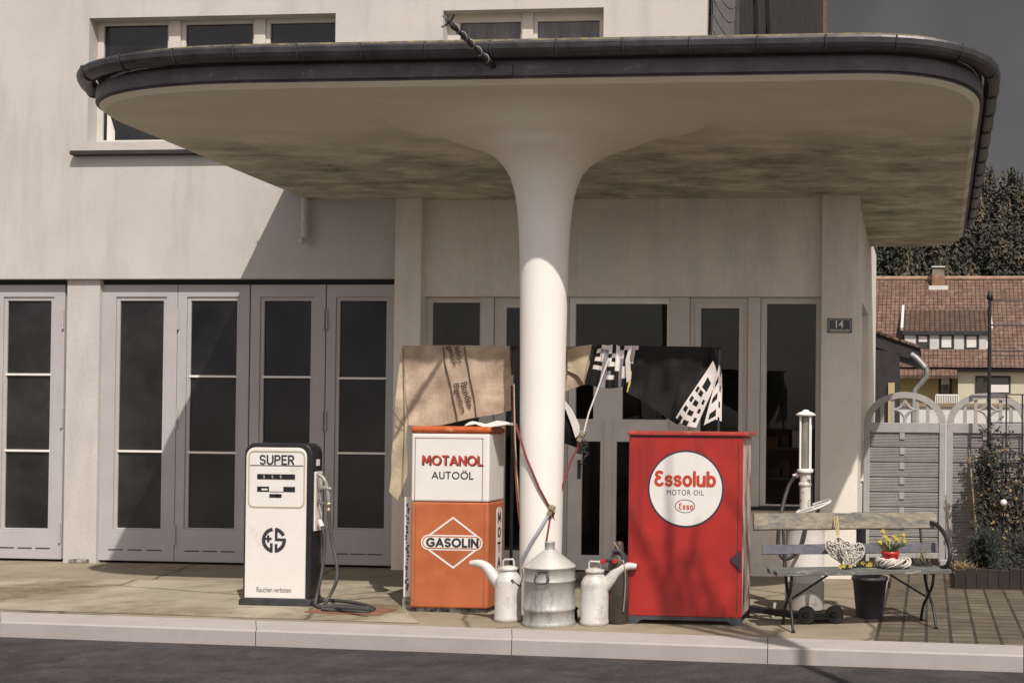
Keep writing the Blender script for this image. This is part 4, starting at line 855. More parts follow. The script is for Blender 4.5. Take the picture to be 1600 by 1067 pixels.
# ---- dark gas cylinder behind the right can
g0 = gnd(960, 976); R_ = .093; gc = Vector((g0.x+.01, g0.y+.10, 0))
gy = thing('gas_cylinder', 'dark brown gas cylinder with a hose beside the red cabinet', 'gas cylinder', gc)
zt = at(957, 845, gc.y).z
b = MB(); b.lathe(gc, [(R_*.85,0),(R_,.03),(R_,zt*.70),(R_*.93,zt*.77),(R_*.7,zt*.83),(R_*.45,zt*.87),(R_*.42,zt*.95),(R_*.36,zt*.985),(R_*.2,zt)], 28); b.build('body', cyl_m, gy)
for (px, s_) in ((944, 1), (963, 1)):
    q = at(px, 876, gc.y-.06); b = MB(); b.lathe((q.x, gc.y-.09, q.z), [(.0,0),(.022,.004),(.024,.02),(.016,.03)], 12, axis=(0,-1,0)); b.build('valve_knob', pot_red, gy)
q = lambda px, py, y=gc.y-.06: (lambda v: (v.x, y, v.z))(at(px, py, y))
b = MB(); b.tube(sm([q(957,862), q(966,860), q(973,868), q(977,890), q(979,920), q(975,950), q(968,966)]), .018, 8); b.tube([q(943,876), q(957,874), q(966,872)], .016, 8); b.build('hose', rubber, gy)
b = MB(); b.tube(sm([q(959,846), q(965,856), q(970,868), q(976,885,gc.y-.085), q(977,915,gc.y-.085), q(974,955,gc.y-.085)]), .006, 6); b.tube(sm([q(944,876), q(936,876), q(929,882), q(932,889), q(922,890)]), .007, 6); b.build('copper_line', brass, gy)
vf = MB(); q0 = gnd(891, 972, 0)
vf.tube([q0+Vector((-.02,.1,.03)), q0+Vector((.0,.08,.07)), q0+Vector((.03,.1,.12))], .018, 8); vf.tube([q0+Vector((-.03,.1,.0)), q0+Vector((-.01,.1,.10))], .014, 8); vf.tube([q0+Vector((.03,.09,.0)), q0+Vector((.02,.09,.09))], .014, 8); vf.lathe(q0+Vector((.01,.08,.1)), [(.03,0),(.035,.01),(.03,.02)], 10, axis=(0,-1,.3))
tag(vf.build('pipe_fitting', iron), 'small black iron pipe fitting between the drum and the right can', 'pipe fitting')

# ---- clothes rail with the cloths hung over it
YR = 11.8-D
pa, pb_ = at(627, 541, YR), at(1132, 541, YR)
rail = thing('clothes_rail', 'thin iron rail on two posts carrying the cloths behind the column', 'rail', ((pa.x+pb_.x)/2, YR, 0))
zr = (pa.z+pb_.z)/2-.012
MB().tube([(pa.x+.02, YR, zr), (pb_.x-.02, YR, zr)], .012, 8).build('crossbar', iron, rail)
for px in (801, 1122):
    q = at(px, 700, YR+.04); b = MB(); b.tube([(q.x, YR+.03, 0), (q.x, YR+.03, zr)], .016, 8); b.lathe((q.x, YR+.03, 0), [(.07,0),(.07,.012),(.02,.02)], 12); b.build('post', zinc, rail)
cb = MB(); q = at(800, 640, YR)
cb.box(q.x-.012, q.x+.012, YR-.02, YR+.02, at(800, 602, YR).z, at(800, 586, YR).z); cb.build('clamp', brass, rail)
def wob(x, z, a=.012): return a*(math.sin(x*9+z*3)+.6*math.sin(z*11-x*4)+.4*math.sin(x*23+z*7)+.5*math.sin(x*14-z*17))
def cloth(name, top, bottom, mats, parent, rows=14, cols=22, y=YR-.02, amp=.012, th=.008, fold=0, matfn=None, back=True):
    """top, bottom: photo polylines sampled evenly; the sheet hangs from the rail between them"""
    def samp(pl, t):
        t *= len(pl)-1; i = min(int(t), len(pl)-2); f = t-i
        return (pl[i][0]+(pl[i+1][0]-pl[i][0])*f, pl[i][1]+(pl[i+1][1]-pl[i][1])*f)
    gr = []
    for i in range(rows+1):
        row = []; s_ = i/rows
        for j in range(cols+1):
            a_ = samp(top, j/cols); b_ = samp(bottom, j/cols)
            px, py = a_[0]+(b_[0]-a_[0])*s_, a_[1]+(b_[1]-a_[1])*s_
            v = at(px, py, y); k = min(1, s_*3)
            row.append((v.x, v.y+k*wob(v.x, v.z, amp)+k*fold*math.sin(j*1.25)-.01*(1-k), v.z))
        gr.append(row)
    mb = MB()
    if back:                                           # laid over the rail: a short fall at the back
        h_ = gr[0]; gr = [[(p[0], y+.07, p[2]-.35) for p in h_], [(p[0], y+.055, p[2]-.02) for p in h_], [(p[0], y+.03, p[2]+.004) for p in h_]]+gr
    fn_ = (lambda i, j: matfn(i-3 if back else i, j)) if matfn else None
    mb.sheet(gr, th, smooth=True, matfn=fn_)
    return mb.build(name, None if matfn else mats, parent), gr
bl = thing('blanket', 'brown felt blanket printed Bundes-Eigentum hung above the orange cabinet', 'blanket', at(712, 664, YR))
_, gr = cloth('cloth', [(629,541),(660,540),(700,539.5),(740,540),(797,541)], [(639,664),(665,666),(690,664),(735,654),(775,647),(798,641)], blanket_m, bl, rows=18, cols=30, amp=.016)
yb = lambda x, z: YR-.02+wob(x, z, .016)-.013
fb_ = lambda u, v, w: (u, yb(u, v)-w, v)
prt = MB()
def pline(a_, b_, wd_):
    n_ = 14; A0 = at(*a_, YR); B0 = at(*b_, YR)
    pts = [(A0.x+(B0.x-A0.x)*i/n_, A0.z+(B0.z-A0.z)*i/n_) for i in range(n_+1)]; prt.stroke(pts, wd_, fb_, .002, .0005)
pline((694,543), (717,659), .011); pline((729,543), (748,653), .011)
def ptext(body, start, end, hgt):                      # reads downwards from start to end
    A0, B0 = at(*start, YR), at(*end, YR); d_ = Vector((B0.x-A0.x, B0.z-A0.z)); n_ = Vector((-d_.y, d_.x)).normalized()*hgt; L__ = 1
    prt.text(body, .016, lambda u, v, w: fb_(A0.x+d_.x*u+n_.x*v, A0.z+d_.y*u+n_.y*v, w), 0, 1, 0, 1, .003)
ptext('Bundes-', (722,599), (733,641), .066); ptext('Eigentum', (708.5,601), (720,646), .070)
ptext('ndes-', (711.5,543), (720,568), .066); ptext('gentum', (697,543), (709,572), .066)
prt.build('printing', print_m, bl)
tc_ = thing('hanging_cloth', 'tan cloth hanging down at the left end of the rail beside the orange cabinet', 'cloth', at(622, 780, YR))
cloth('cloth', [(627,545),(629,541),(633,541),(640,542)], [(607,768),(614,776),(621,782),(636,742)], sack_m, tc_, rows=20, cols=8, y=YR+.0, amp=.018, back=False)
sm_ = MB(); pts = [at(630,545,YR-.045), at(631,600,YR-.045), at(632,660,YR-.045), at(629,778,YR-.045)]; sm_.tube(pts, .003, 5); sm_.tube([at(612,640,YR-.045), at(632,667,YR-.045)], .003, 5)
sm_.build('seam', print_m, tc_)
b2 = thing('blanket', 'small folded brown felt blanket with printing just right of the column', 'blanket', at(900, 610, YR))
cloth('cloth', [(868,542),(885,542),(905,541),(925,538.5)], [(868,612),(884,611),(910,601),(918,600)], blanket_m, b2, cols=12, amp=.014)
cloth('fold', [(884,548),(905,541),(925,538.5)], [(886,579),(902,586),(911,598)], sack_m, b2, cols=10, amp=.014, y=YR-.05, back=False)
prt = MB(); yb = lambda x, z: YR-.055
ptext('Bundes-', (881.5,550), (886,592), .045); prt.build('printing', print_m, b2)
# striped cloth
tw = thing('striped_cloth', 'black and white striped cloth bunched over the rail right of the column', 'cloth', at(954, 605, YR))
pat = ['bbwwwbwbw', 'bwggwbwwb', 'bbwgbwwwb', 'bwwgwbwgb', 'bbbgwwwgb', 'bwwgbbwgw', 'bbbggbbgw', 'bbbgwwbgw', 'bbbgbbbgb', 'bbbgbbbgb']
mm_ = {'b': cloth_black, 'w': cloth_white, 'g': cloth_grey}
def tmf(i, j):
    if i < 0: return cloth_black
    r = pat[min(len(pat)-1, i*len(pat)//20)]; return mm_[r[min(len(r)-1, j*len(r)//27)]]
cloth('cloth', [(930,541),(940,538),(950,540),(960,538),(970,541),(984,540)], [(913,599),(930,604),(950,607),(965,606),(976,603)], None, tw, rows=20, cols=27, amp=.012, y=YR-.06, fold=.014, matfn=tmf)
yl = MB(); cl_g = [[at(983+5*j, 541, YR-.085-.01*j) if i == 0 else at(976+i*1.0+7*j, 541+i*17+6*(1-j), YR-.09-.015*j) for j in range(2)] for i in range(4)]
yl.sheet(cl_g, .006); yl.build('white_corner', cloth_white, tw)
yl = MB(); yl.sheet([[at(985, 580, YR-.1), at(987, 580, YR-.1)], [at(981, 603, YR-.1), at(985, 600, YR-.1)], [at(979, 613, YR-.1), at(981, 612, YR-.1)]], .005); yl.build('yellow_edge', cloth_yellow, tw)
# black flag-like blanket with white edge and a checked scarf
bk = thing('blanket', 'large black blanket with white edging hung above the red cabinet', 'blanket', at(1055, 662, YR))
def bmf(i, j): return cloth_white if i >= 0 and (j < 3 and i < 16 and (j*7+i) < 16) else cloth_black
cloth('cloth', [(984,540),(1020,541),(1060,541.5),(1100,542),(1114,542.5)], [(974,611),(1005,627),(1045,655),(1058,664),(1122,600)], None, bk, rows=24, cols=30, amp=.020, fold=.008, matfn=bmf)
cloth('side_fall', [(1110,543),(1116,545)], [(1112,640),(1128,600)], cloth_black, bk, rows=8, cols=3, amp=.008, y=YR-.025, back=False)
sc = thing('checked_scarf', 'white scarf with black squares hung at the lower right of the black blanket', 'scarf', at(1095, 664, YR))
def smf(i, j):
    if i in (5,6,7,8) and 4 <= j <= 6: return cloth_black
    if i >= 10 and i % 4 in (2,3) and (1 <= j <= 2 or 4 <= j <= 5): return cloth_black
    if i >= 12 and i % 4 in (0,1) and j == 7: return cloth_black
    return cloth_white
cloth('cloth', [(1114,564),(1117,570),(1122,590)], [(1056,652),(1066,664),(1088,668)], None, sc, rows=24, cols=9, amp=.012, y=YR-.055, matfn=smf, back=False)
cloth('tail', [(1119,590),(1124,570),(1128,586)], [(1100,664),(1118,655),(1127,658)], None, sc, rows=16, cols=6, amp=.014, y=YR-.075, back=False, matfn=lambda i, j: cloth_black if (i % 5 in (3,4) and j in (1,2)) or (i % 5 in (0,1) and j in (4,)) else cloth_white)

# ---- straps crossing in front of the column, bag
R0 = .207
def yat(px, py): 
    d_ = abs(at(px, py, CYY-R0).x-CXX); return CYY-math.sqrt(max(0, R0*R0-d_*d_))-.012 if d_ < R0 else CYY-.012
def strap(name, label, pts, wd_, mat, buckle=None, ys=None):
    o = thing(name, label, 'strap', at(*pts[-1], yat(*pts[-1])))
    P_ = []
    n_ = 10
    for (a_, b_) in zip(pts, pts[1:]):
        for i in range(n_): t = i/n_; px, py = a_[0]+(b_[0]-a_[0])*t, a_[1]+(b_[1]-a_[1])*t; P_.append((px, py))
    P_.append(pts[-1])
    V_ = []
    for px, py in P_:
        y_ = yat(px, py) if ys is None else ys; V_.append(at(px, py, y_))
    mb = MB(); g_ = []
    for i, v in enumerate(V_):
        t_ = (V_[min(i+1, len(V_)-1)]-V_[max(i-1, 0)]); n__ = Vector((-t_.z, 0, t_.x)).normalized()*wd_/2
        g_.append([tuple(v-n__), tuple(v+n__)])
    mb.sheet(g_, .004, smooth=False); mb.build('webbing', mat, o)
    for q in buckle or []:
        v = at(*q[:2], (yat(*q[:2]) if ys is None else ys)); d_ = Vector((q[2], 0, q[3])).normalized(); u_ = Vector((-d_.z, 0, d_.x))
        b_ = MB(); b_.obox(v+Vector((0,-.02,0)), d_*.05, u_*.022, (0,.016,0)); b_.obox(v+Vector((0,-.03,0))+d_*.03, d_*.02, u_*.028, (0,.02,0)); b_.build('ratchet', brass, o, bevel=.004)
    return o
strap('ratchet_strap', 'dark red strap running from upper left down to the drum', [(806,664),(822,715),(842,762),(858,792),(864,803)], .021, strap_red)
strap('ratchet_strap', 'red strap with two brass ratchets rising to the bag at right', [(864,805),(878,762),(893,718),(908,688)], .021, strap_red, [(862,797,.45,1), (909,682,.5,1)])
strap('tie_strap', 'dark red strap tail hanging from the ratchet behind the drum neck', [(861,800),(857,825),(853,850)], .016, strap_red)
strap('tie_strap', 'thin dark red strap curling away at the right edge of the column', [(862,803),(867,815),(872,830),(874,848)], .014, strap_red)
strap('tie_strap', 'pale grey strap sloping down left from the ratchet to the left can', [(859,800),(846,822),(828,850),(812,880)], .024, strap_grey)
strap('tie_strap', 'white strap from the striped cloth down to the upper ratchet', [(951,560),(935,605),(920,645),(911,680)], .014, cloth_white, ys=YR-.12)
sr = thing('twin_ropes', 'two thin ropes hanging left of the column behind the drum', 'rope', at(815, 880, yat(815, 880)))
for dx, mt_ in ((0, strap_red), (3.0, twine)):
    MB().tube(sm([at(802+dx*.3, 600, CYY-.02), at(804+dx*.5, 700, CYY-.02), at(808+dx, 780, CYY-.05), at(816+dx, 845, CYY-.1), at(821+dx, 872, CYY-.13)]), .007, 6).build('rope', mt_, sr)
# dark bag hanging from the strap
bg_ = thing('leather_bag', 'dark leather bag with a pale flap and chain hanging right of the column', 'bag', at(900, 712, YR))
b = MB(); g_ = []
top = [(872,622),(882,626),(893,640),(903,668)]; bot = [(872,690),(886,694),(900,699),(908,692)]
for i in range(9):
    row = []
    for j in range(10):
        t = j/9*3; k_ = min(int(t), 2); f = t-k_
        a_ = (top[k_][0]+(top[k_+1][0]-top[k_][0])*f, top[k_][1]+(top[k_+1][1]-top[k_][1])*f); c_ = (bot[k_][0]+(bot[k_+1][0]-bot[k_][0])*f, bot[k_][1]+(bot[k_+1][1]-bot[k_][1])*f)
        s_ = i/8; v = at(a_[0]+(c_[0]-a_[0])*s_, a_[1]+(c_[1]-a_[1])*s_, YR-.03); row.append((v.x, v.y-.05*math.sin(s_*math.pi)*math.sin(j/9*math.pi), v.z))
    g_.append(row)
b.sheet(g_, .06); b.build('body', cloth_black, bg_)
b = MB(); b.sheet([[at(866+j*14-(3 if j else 0), 620+i*14+j*2, YR-.10) if False else at(*[(871,624),(882,625)][j] if i == 0 else [(884,640),(894,640)][j] if i == 1 else [(893,664),(905,664)][j] if i == 2 else [(899,684),(906,678)][j], YR-.11) for j in range(2)] for i in range(4)], .01); b.build('flap', cloth_white, bg_)
b = MB()
for i in range(9):
    v = at(914+3*math.sin(i*1.3), 690+i*3.2, YR-.1); b.tube([v+Vector((.014*math.cos(a_*.785), (.014*math.sin(a_*.785) if i % 2 else 0), (0 if i % 2 else .014*math.sin(a_*.785)))) for a_ in range(8)], .004, 5, closed=True)
b.build('chain', zinc, bg_)
lb_ = MB(); lb_.obox(at(905,700,YR-.09), (.03,0,-.01), (0,.02,0), (.01,0,.05)); lb_.build('padlock', iron, bg_, bevel=.008)
# paper and rag lying on top of the orange cabinet
rg = MB(); q = at(770, 660, ym+.2); rg.sheet([[(q.x-.2+.1*j, ym+.02+.1*i, zcap+.075+.02*math.sin(j*2.1+i)+.01*i) for j in range(5)] for i in range(4)], .006, nrm=(0,0,-1)); rg.sheet([[(q.x+.12+.05*j, ym+.0+.08*i, zcap+.08+.05*math.sin(j*1.1+i*.8)) for j in range(4)] for i in range(3)], .006, nrm=(0,0,-1)) if False else None
tag(rg.build('rag', cloth_white), 'crumpled white rag lying on the cap of the orange cabinet', 'rag')

# ---- hand pump barrel behind the bench
g0 = gnd(1254, 960); R_ = (rect(1224, 900, 1285, 901, g0.y+.15)[1]-rect(1224, 900, 1285, 901, g0.y+.15)[0])/2; hc = Vector((g0.x, g0.y+R_, 0))
hp_ = thing('hand_pump_barrel', 'white oil barrel with a hand pump and glass measuring tube behind the bench', 'oil pump', hc)
zb_ = at(1254, 814, hc.y).z
b = MB(); b.lathe(hc, [(R_*.97,.03),(R_,.04),(R_,zb_*.33),(R_*1.02,zb_*.335),(R_*1.02,zb_*.35),(R_,zb_*.355),(R_,zb_-.06)], 40); b.build('barrel', MAT('barrel_paint', (.55,.51,.47), .6, var=.08, scale=4, fine=.05, dirt_or_shade=((.33,.29,.25), 4, .55, .75)), hp_)
b = MB(); b.lathe(hc, [(R_*1.03,zb_-.06),(R_*1.05,zb_-.05),(R_*1.05,zb_-.01),(R_*1.03,zb_)], 40); b.build('red_band', pot_red, hp_)
b = MB(); b.lathe(hc, [(R_*1.06,zb_),(R_*1.06,zb_+.02),(R_*.9,zb_+.035),(R_*.35,zb_+.05)], 40); b.build('lid', can_paint, hp_)
yt = hc.y-.02; q = lambda px, py, y=None: (lambda v: (v.x, y if y is not None else yt, v.z))(at(px, py, y if y is not None else yt))
b = MB(); b.tube([q(1258,800), q(1258.5,738)], .052, 16); b.lathe(q(1258,760), [(.052,0),(.062,.01),(.062,.03),(.052,.04)], 16); b.build('pump_column', MAT('flaking_paint', (.56,.52,.46), .7, var=.1, scale=8, fine=.08, dirt_or_shade=((.10,.075,.06), 10, .57, .62)), hp_)
z0_, z1_ = q(1258.5,738)[2], q(1258.5,650)[2]; xg = q(1258.5,700)[0]
b = MB(); b.lathe((xg, yt, z0_), [(.072,0),(.075,.01),(.075,.03),(.06,.035)], 20)
for a_ in range(4): an = .785+a_*1.571; b.tube([(xg+.062*math.cos(an), yt+.062*math.sin(an), z0_), (xg+.062*math.cos(an), yt+.062*math.sin(an), z1_)], .011, 6)
b.build('tube_cage', white_paint, hp_)
b = MB(); b.lathe((xg, yt, z0_+.03), [(.045,0),(.045,z1_-z0_-.04)], 20); b.build('glass_tube', MAT('oily_glass', (.22,.20,.165), .12, var=.3, scale=6, st=(3,3,.8), fine=.05), hp_)
b = MB(); b.lathe((xg, yt, z1_-.005), [(.05,0),(.092,.012),(.092,.022),(.06,.04),(.03,.05),(.028,.06),(0,.066)], 24); b.build('tube_cap', white_paint, hp_)
b = MB(); b.tube([q(1256,742), q(1244,742), q(1239,743)], .014, 8); b.tube([q(1245,738), q(1246,746)], .012, 8); b.build('tap', can_paint, hp_)
b = MB(); b.tube(sm([q(1243,744), q(1234,756), q(1227,775,yt-.05), q(1221,800,yt-.17), q(1217,825,yt-.2), q(1216,855,yt-.2), q(1224,872,yt-.22), q(1240,868,yt-.22), q(1253,850,yt-.22), q(1259,825,yt-.2), q(1262,800,yt-.1)]), .018, 8); b.build('hose', rubber, hp_)
b = MB(); cx_ = q(1271,792,yt-.08); b.tube([(cx_[0]+.155*math.cos(t*.3142), yt-.08+.13*math.sin(t*.3142), cx_[2]+.055*math.cos(t*.3142)+.02*math.sin(t*.3142)) for t in range(20)], .013, 8, closed=True)
b.tube([(cx_[0]-.15, yt-.08, cx_[2]-.05), (cx_[0]+.155, yt-.08, cx_[2]+.055)], .010, 8); b.tube([(cx_[0], yt-.08, cx_[2]), (cx_[0]-.01, yt-.03, cx_[2]-.09)], .02, 8); b.build('hand_wheel', can_paint, hp_)
b = MB(); b.tube([q(1268,738), q(1268,790)], .010, 6); b.build('rod', iron, hp_)
# barrow lying under the bench: axle, wheels, shaft
wg = [gnd(1259, 976), gnd(1303, 975)]
tr = thing('barrel_trolley', 'black two wheeled trolley under the bench in front of the barrel', 'trolley', (wg[0]+wg[1])/2)
for v in wg:
    w__ = MB(); w__.lathe((v.x, v.y+.05, .078), [(.03,-.03),(.072,-.03),(.078,-.02),(.078,.02),(.072,.03),(.03,.03)], 24, axis=(.25,1,0)); wo = w__.build('wheel', rubber, tr); w__ = MB(); w__.lathe((v.x-.008, v.y+.015, .078), [(.028,0),(.026,-.012),(.0,-.016)], 14, axis=(.25,1,0)); w__.build('hub', iron, wo)
b = MB(); b.tube([wg[0]+Vector((0,.05,.078)), wg[1]+Vector((0,.05,.078))], .014, 8); b.bar(wg[0]+Vector((-.05,.1,.06)), gnd(1170, 968)+Vector((0,.1,.09)), .08, .05); b.bar(wg[0]+Vector((.0,.18,.05)), wg[1]+Vector((.02,.2,.05)), .26, .03); b.build('frame', iron, tr, bevel=.004)
b = MB(); q1_ = gnd(1205, 968); b.tube([q1_+Vector((0,.1,.01)), q1_+Vector((.02,.1,.14))], .014, 8); b.build('grip', can_paint, tr)
# tub and post
g0 = gnd(1357, 968); tc2 = Vector((g0.x, g0.y+.17, 0))
rr_ = (rect(1330, 910, 1384, 911, tc2.y)[1]-rect(1330, 910, 1384, 911, tc2.y)[0])/2
tb = thing('waste_bin', 'dark grey tapered waste bin standing under the bench', 'bin', tc2)
b = MB(); zt = at(1357, 900, tc2.y).z; b.lathe(tc2, [(rr_*.74,0),(rr_*.76,.01),(rr_*.99,zt-.03),(rr_*1.06,zt-.03),(rr_*1.06,zt),(rr_*.95,zt),(rr_*.7,.03)], 28, caps=True); b.build('tub', MAT('grey_plastic', (.045,.045,.048), .5, var=.15, fine=.05), tb)
b = MB(); b.tube([(tc2.x-rr_*.98, tc2.y, zt*.75), (tc2.x, tc2.y-rr_*.97, zt*.55), (tc2.x+rr_*.98, tc2.y, zt*.75)], .006, 6) if False else b.lathe((tc2.x+rr_*1.05, tc2.y, zt*.8), [(.0,0),(.03,.005),(.03,.02),(0,.025)], 12, axis=(1,0,0)); b.build('handle', iron, tb)
pg = at(1345, 880, tc2.y+.32)
pp = thing('bollard', 'black post with a flat black cap behind the bench beside the gate', 'bollard', (pg.x, tc2.y+.32, 0))
zt = at(1346, 801, tc2.y+.32).z
b = MB(); b.tube([(pg.x, tc2.y+.32, 0), (pg.x, tc2.y+.32, zt-.05)], .045, 16); b.build('post', black_enamel, pp)
b = MB(); b.lathe((pg.x, tc2.y+.32, zt-.065), [(.10,0),(.108,.006),(.108,.06),(.10,.065)], 24); b.build('cap', black_enamel, pp)

# ---- bare tree on the near side of the road; its shadow crosses the kerb and climbs the red cabinet
gk = gnd(1262, 1012); tb0 = Vector((gk.x, gk.y, 0)) - Vector((SUN.x, SUN.y, 0))/SUN.y*3.9; tb0.z = -.13
tree = thing('bare_tree', 'slender bare tree on the near roadside casting its shadow on the red cabinet', 'tree', tb0)
rq = random.Random(17); tk = MB(); tp_ = [tb0+Vector((.05*math.sin(i*.9)-.012*i, 0, i*.70)) for i in range(10)]
tk.tube(sm(tp_, 4), [.115-.0022*i for i in range(37)], 10); tk.build('trunk', bark, tree)
br_ = MB()
def limb(p, d_, L_, r_, dep):
    pts = [p]; 
    for i in range(5): d_ = (d_+Vector((rq.uniform(-.16,.16), rq.uniform(-.16,.16), .08))).normalized(); pts.append(pts[-1]+d_*L_/5)
    br_.tube(pts, [r_*(1-.14*i) for i in range(6)], 5)
    if dep: 
        for i in (2, 3, 4, 5): limb(pts[i], (d_+Vector((rq.uniform(-.35,.35), rq.uniform(-.35,.35), .3))).normalized(), L_*.3, r_*.55, dep-1)
for i, (u_, L_) in enumerate(((-.72,1.7),(-.55,2.0),(-.38,1.75),(-.2,2.15),(-.05,1.7),(.12,1.9),(.26,1.4))): limb(tp_[9]+Vector((0,0,-.25+.06*i)), Vector((u_, -.1+.08*(i % 3), 1)).normalized(), L_, .066, 1)
br_.build('branches', bark, tree)

# ---- bench, its own axes turned about 17 degrees
bo = Vector((-1.243, gnd(1215, 990).y-.02, 0)); ang = math.radians(17); bx_, by_ = Vector((math.cos(ang), math.sin(ang), 0)), Vector((-math.sin(ang), math.cos(ang), 0))
sd = 10.62-D; bo.y = sd
BL = lambda x, y, z: bo+bx_*x+by_*y+Vector((0,0,z))
bench = thing('garden_bench', 'weathered wooden garden bench with black iron legs and a curved arm', 'bench', BL(.75, .2, 0))
def plank(x0_, x1_, yc, zc, wy, tz, tilt, name, mat):
    b = MB(); ay = by_*math.cos(tilt)+Vector((0,0,math.sin(tilt))); az_ = -by_*math.sin(tilt)+Vector((0,0,math.cos(tilt)))
    n_ = 8; g0_ = []
    c0 = BL(x0_, yc, zc); c1 = BL(x1_, yc, zc); rq = random.Random(name+str(zc))
    prof_ = [(-1,-.8),(-.92,-1),(.92,-1),(1,-.8),(1,.8),(.92,1),(-.92,1),(-1,.8)]
    rings = []
    for i in range(n_+1):
        c = c0+(c1-c0)*(i/n_); k_ = 1+rq.uniform(-.03,.03)
        rings.append([c+ay*(u*wy/2*k_)+az_*(v*tz/2*k_) for u, v in prof_])
    vs = [p for r_ in rings for p in r_]; m_ = len(prof_)
    b.add(vs, [(i*m_+k_, i*m_+(k_+1) % m_, (i+1)*m_+(k_+1) % m_, (i+1)*m_+k_) for i in range(n_) for k_ in range(m_)], False)
    b.add(rings[0], [tuple(range(m_-1,-1,-1))]); b.add(rings[-1], [tuple(range(m_))])
    return b.build(name, mat, bench)
plank(.0, 1.52, .075, .478, .155, .034, 0, 'seat_slat', wood_green); plank(-.03, 1.5, .245, .482, .15, .034, .03, 'seat_slat', wood_green)
plank(-.06, 1.52, .395, .645, .085, .028, 1.35, 'back_slat', wood_blue)
plank(-.13, 1.52, .455, .880, .145, .055, 1.35, 'back_slat', wood)
for xe in (.13, 1.37):
    b = MB(); b.tube(sm([BL(xe, -.06, 0), BL(xe, .03, .16), BL(xe, .15, .26), BL(xe, .26, .36), BL(xe, .30, .46)]), .013, 8); b.tube([BL(xe, -.06, 0.006), BL(xe+.0, -.075, .0)], .018, 8); b.build('leg', iron, bench)
    b = MB(); b.tube(sm([BL(xe, .40, 0), BL(xe, .32, .15), BL(xe, .17, .26), BL(xe, .06, .36), BL(xe, .03, .46)]), .013, 8); b.build('leg', iron, bench)
    b = MB(); b.tube(sm([BL(xe, .03, .456), BL(xe, .30, .456), BL(xe, .365, .50), BL(xe, .40, .68), BL(xe, .475, .94)]), .012, 8); b.build('back_support', iron, bench)
b = MB(); b.tube([BL(.16, .17, .25), BL(.50, .2, .455)], .010, 6); b.build('stay', iron, bench); b = MB(); b.tube([BL(1.34, .17, .25), BL(1.0, .2, .455)], .010, 6); b.build('stay', iron, bench)
b = MB(); b.tube(sm([BL(1.46, .45, .87), BL(1.50, .32, .84), BL(1.52, .16, .76), BL(1.52, .04, .64), BL(1.50, .05, .53), BL(1.47, .13, .50)]), .019, 8); b.build('armrest', iron, bench)

# ---- things on the bench
def B2(px, py, y): return at(px, py, y)
ysb = BL(.6, .40, 0).y
def heart(name, label, c, sx_, sz_, tilt, seed, n_=95, fringe=0):
    rq = random.Random(seed); o = thing(name, label, 'wicker heart', c)
    hp2 = lambda t: (16*math.sin(t)**3/16, (13*math.cos(t)-5*math.cos(2*t)-2*math.cos(3*t)-math.cos(4*t)+2.5)/14.5)
    T = lambda u, v, w: Vector(c)+Vector((u*sx_*math.cos(tilt)-v*sz_*math.sin(tilt), w, u*sx_*math.sin(tilt)+v*sz_*math.cos(tilt)))
    rim = [hp2(2*math.pi*i/40) for i in range(40)]
    b = MB()
    for k_ in range(3): b.tube([T(u*(1-.03*k_), v*(1-.03*k_), .012*(k_-1)+.006*math.sin(i*2+k_)) for i, (u, v) in enumerate(rim)], .0055, 5, closed=True)
    b.build('rim', wicker, o)
    b = MB()
    for _ in range(n_):
        (u0, v0), (u1, v1) = rim[rq.randrange(40)], rim[rq.randrange(40)]
        md = ((u0+u1)/2*.8, (v0+v1)/2*.8); side = rq.choice((-1, 1))
        b.tube([T(u0*.98, v0*.98, 0), T((u0+md[0])/2, (v0+md[1])/2, side*.028), T(md[0], md[1], side*.04*rq.uniform(.7,1)), T((u1+md[0])/2, (v1+md[1])/2, side*.028), T(u1*.98, v1*.98, 0)], rq.uniform(.0032,.0048), 4, caps=False)
    b.build('weave', wicker, o); return o
c1 = at(1330, 869, ysb-.17); c0_ = at(1309, 862, ysb-.12)
heart('wicker_heart', 'white wicker heart hung from the bench back, the front one facing the street', c1, .108, .125, -.12, 11)
heart('wicker_heart', 'white wicker heart half hidden behind the other one on the bench', c0_, .085, .12, .35, 12, 70)
tw_ = MB(); 
for dx in (-3, 0, 2.5): tw_.tube(sm([at(1306+dx, 812, ysb+.12), at(1306+dx, 806, ysb+.05), at(1307+dx, 820, ysb-.03), at(1310+dx*.6, 835, ysb-.06), at(1311+dx*.3, 846, ysb-.09)]), .006, 5)
tag(tw_.build('twine_loop', twine), 'beige twine looped over the top slat of the bench', 'twine')
# wreath with the red pot standing in it
zs_ = .499
wc = at(1392, 883, sd+.62); yw = BL(1.08, .17, 0); wc = Vector((wc.x, yw.y, 0)); wxc = at(1395, 885, yw.y).x
wr = thing('wicker_wreath', 'white wicker wreath lying on the bench seat around the red pot', 'wreath', (wxc, yw.y, zs_)); rq = random.Random(4); b = MB()
for k_ in range(16):
    ph = rq.uniform(0, 6.28); a_ = rq.uniform(.02, .042); tw__ = rq.choice((2,3,4,5))
    b.tube([(wxc+(.125+a_*math.cos(tw__*t/40*6.283+ph))*math.cos(t/40*6.283), yw.y+(.085+a_*math.cos(tw__*t/40*6.283+ph))*math.sin(t/40*6.283), zs_+.047+a_*math.sin(tw__*t/40*6.283+ph)) for t in range(40)], .0055, 5, closed=True)
b.build('weave', wicker, wr)
pc = at(1391, 878, yw.y); zp = zs_+.03; pot = thing('potted_daffodils', 'red pot of yellow daffodils on the bench', 'flower pot', (pc.x, yw.y, zp))
b = MB(); b.lathe((pc.x, yw.y, zp), [(.062,0),(.075,.085),(.080,.09),(.080,.112),(.074,.112),(.068,.095)], 28); b.build('pot', pot_red, pot)
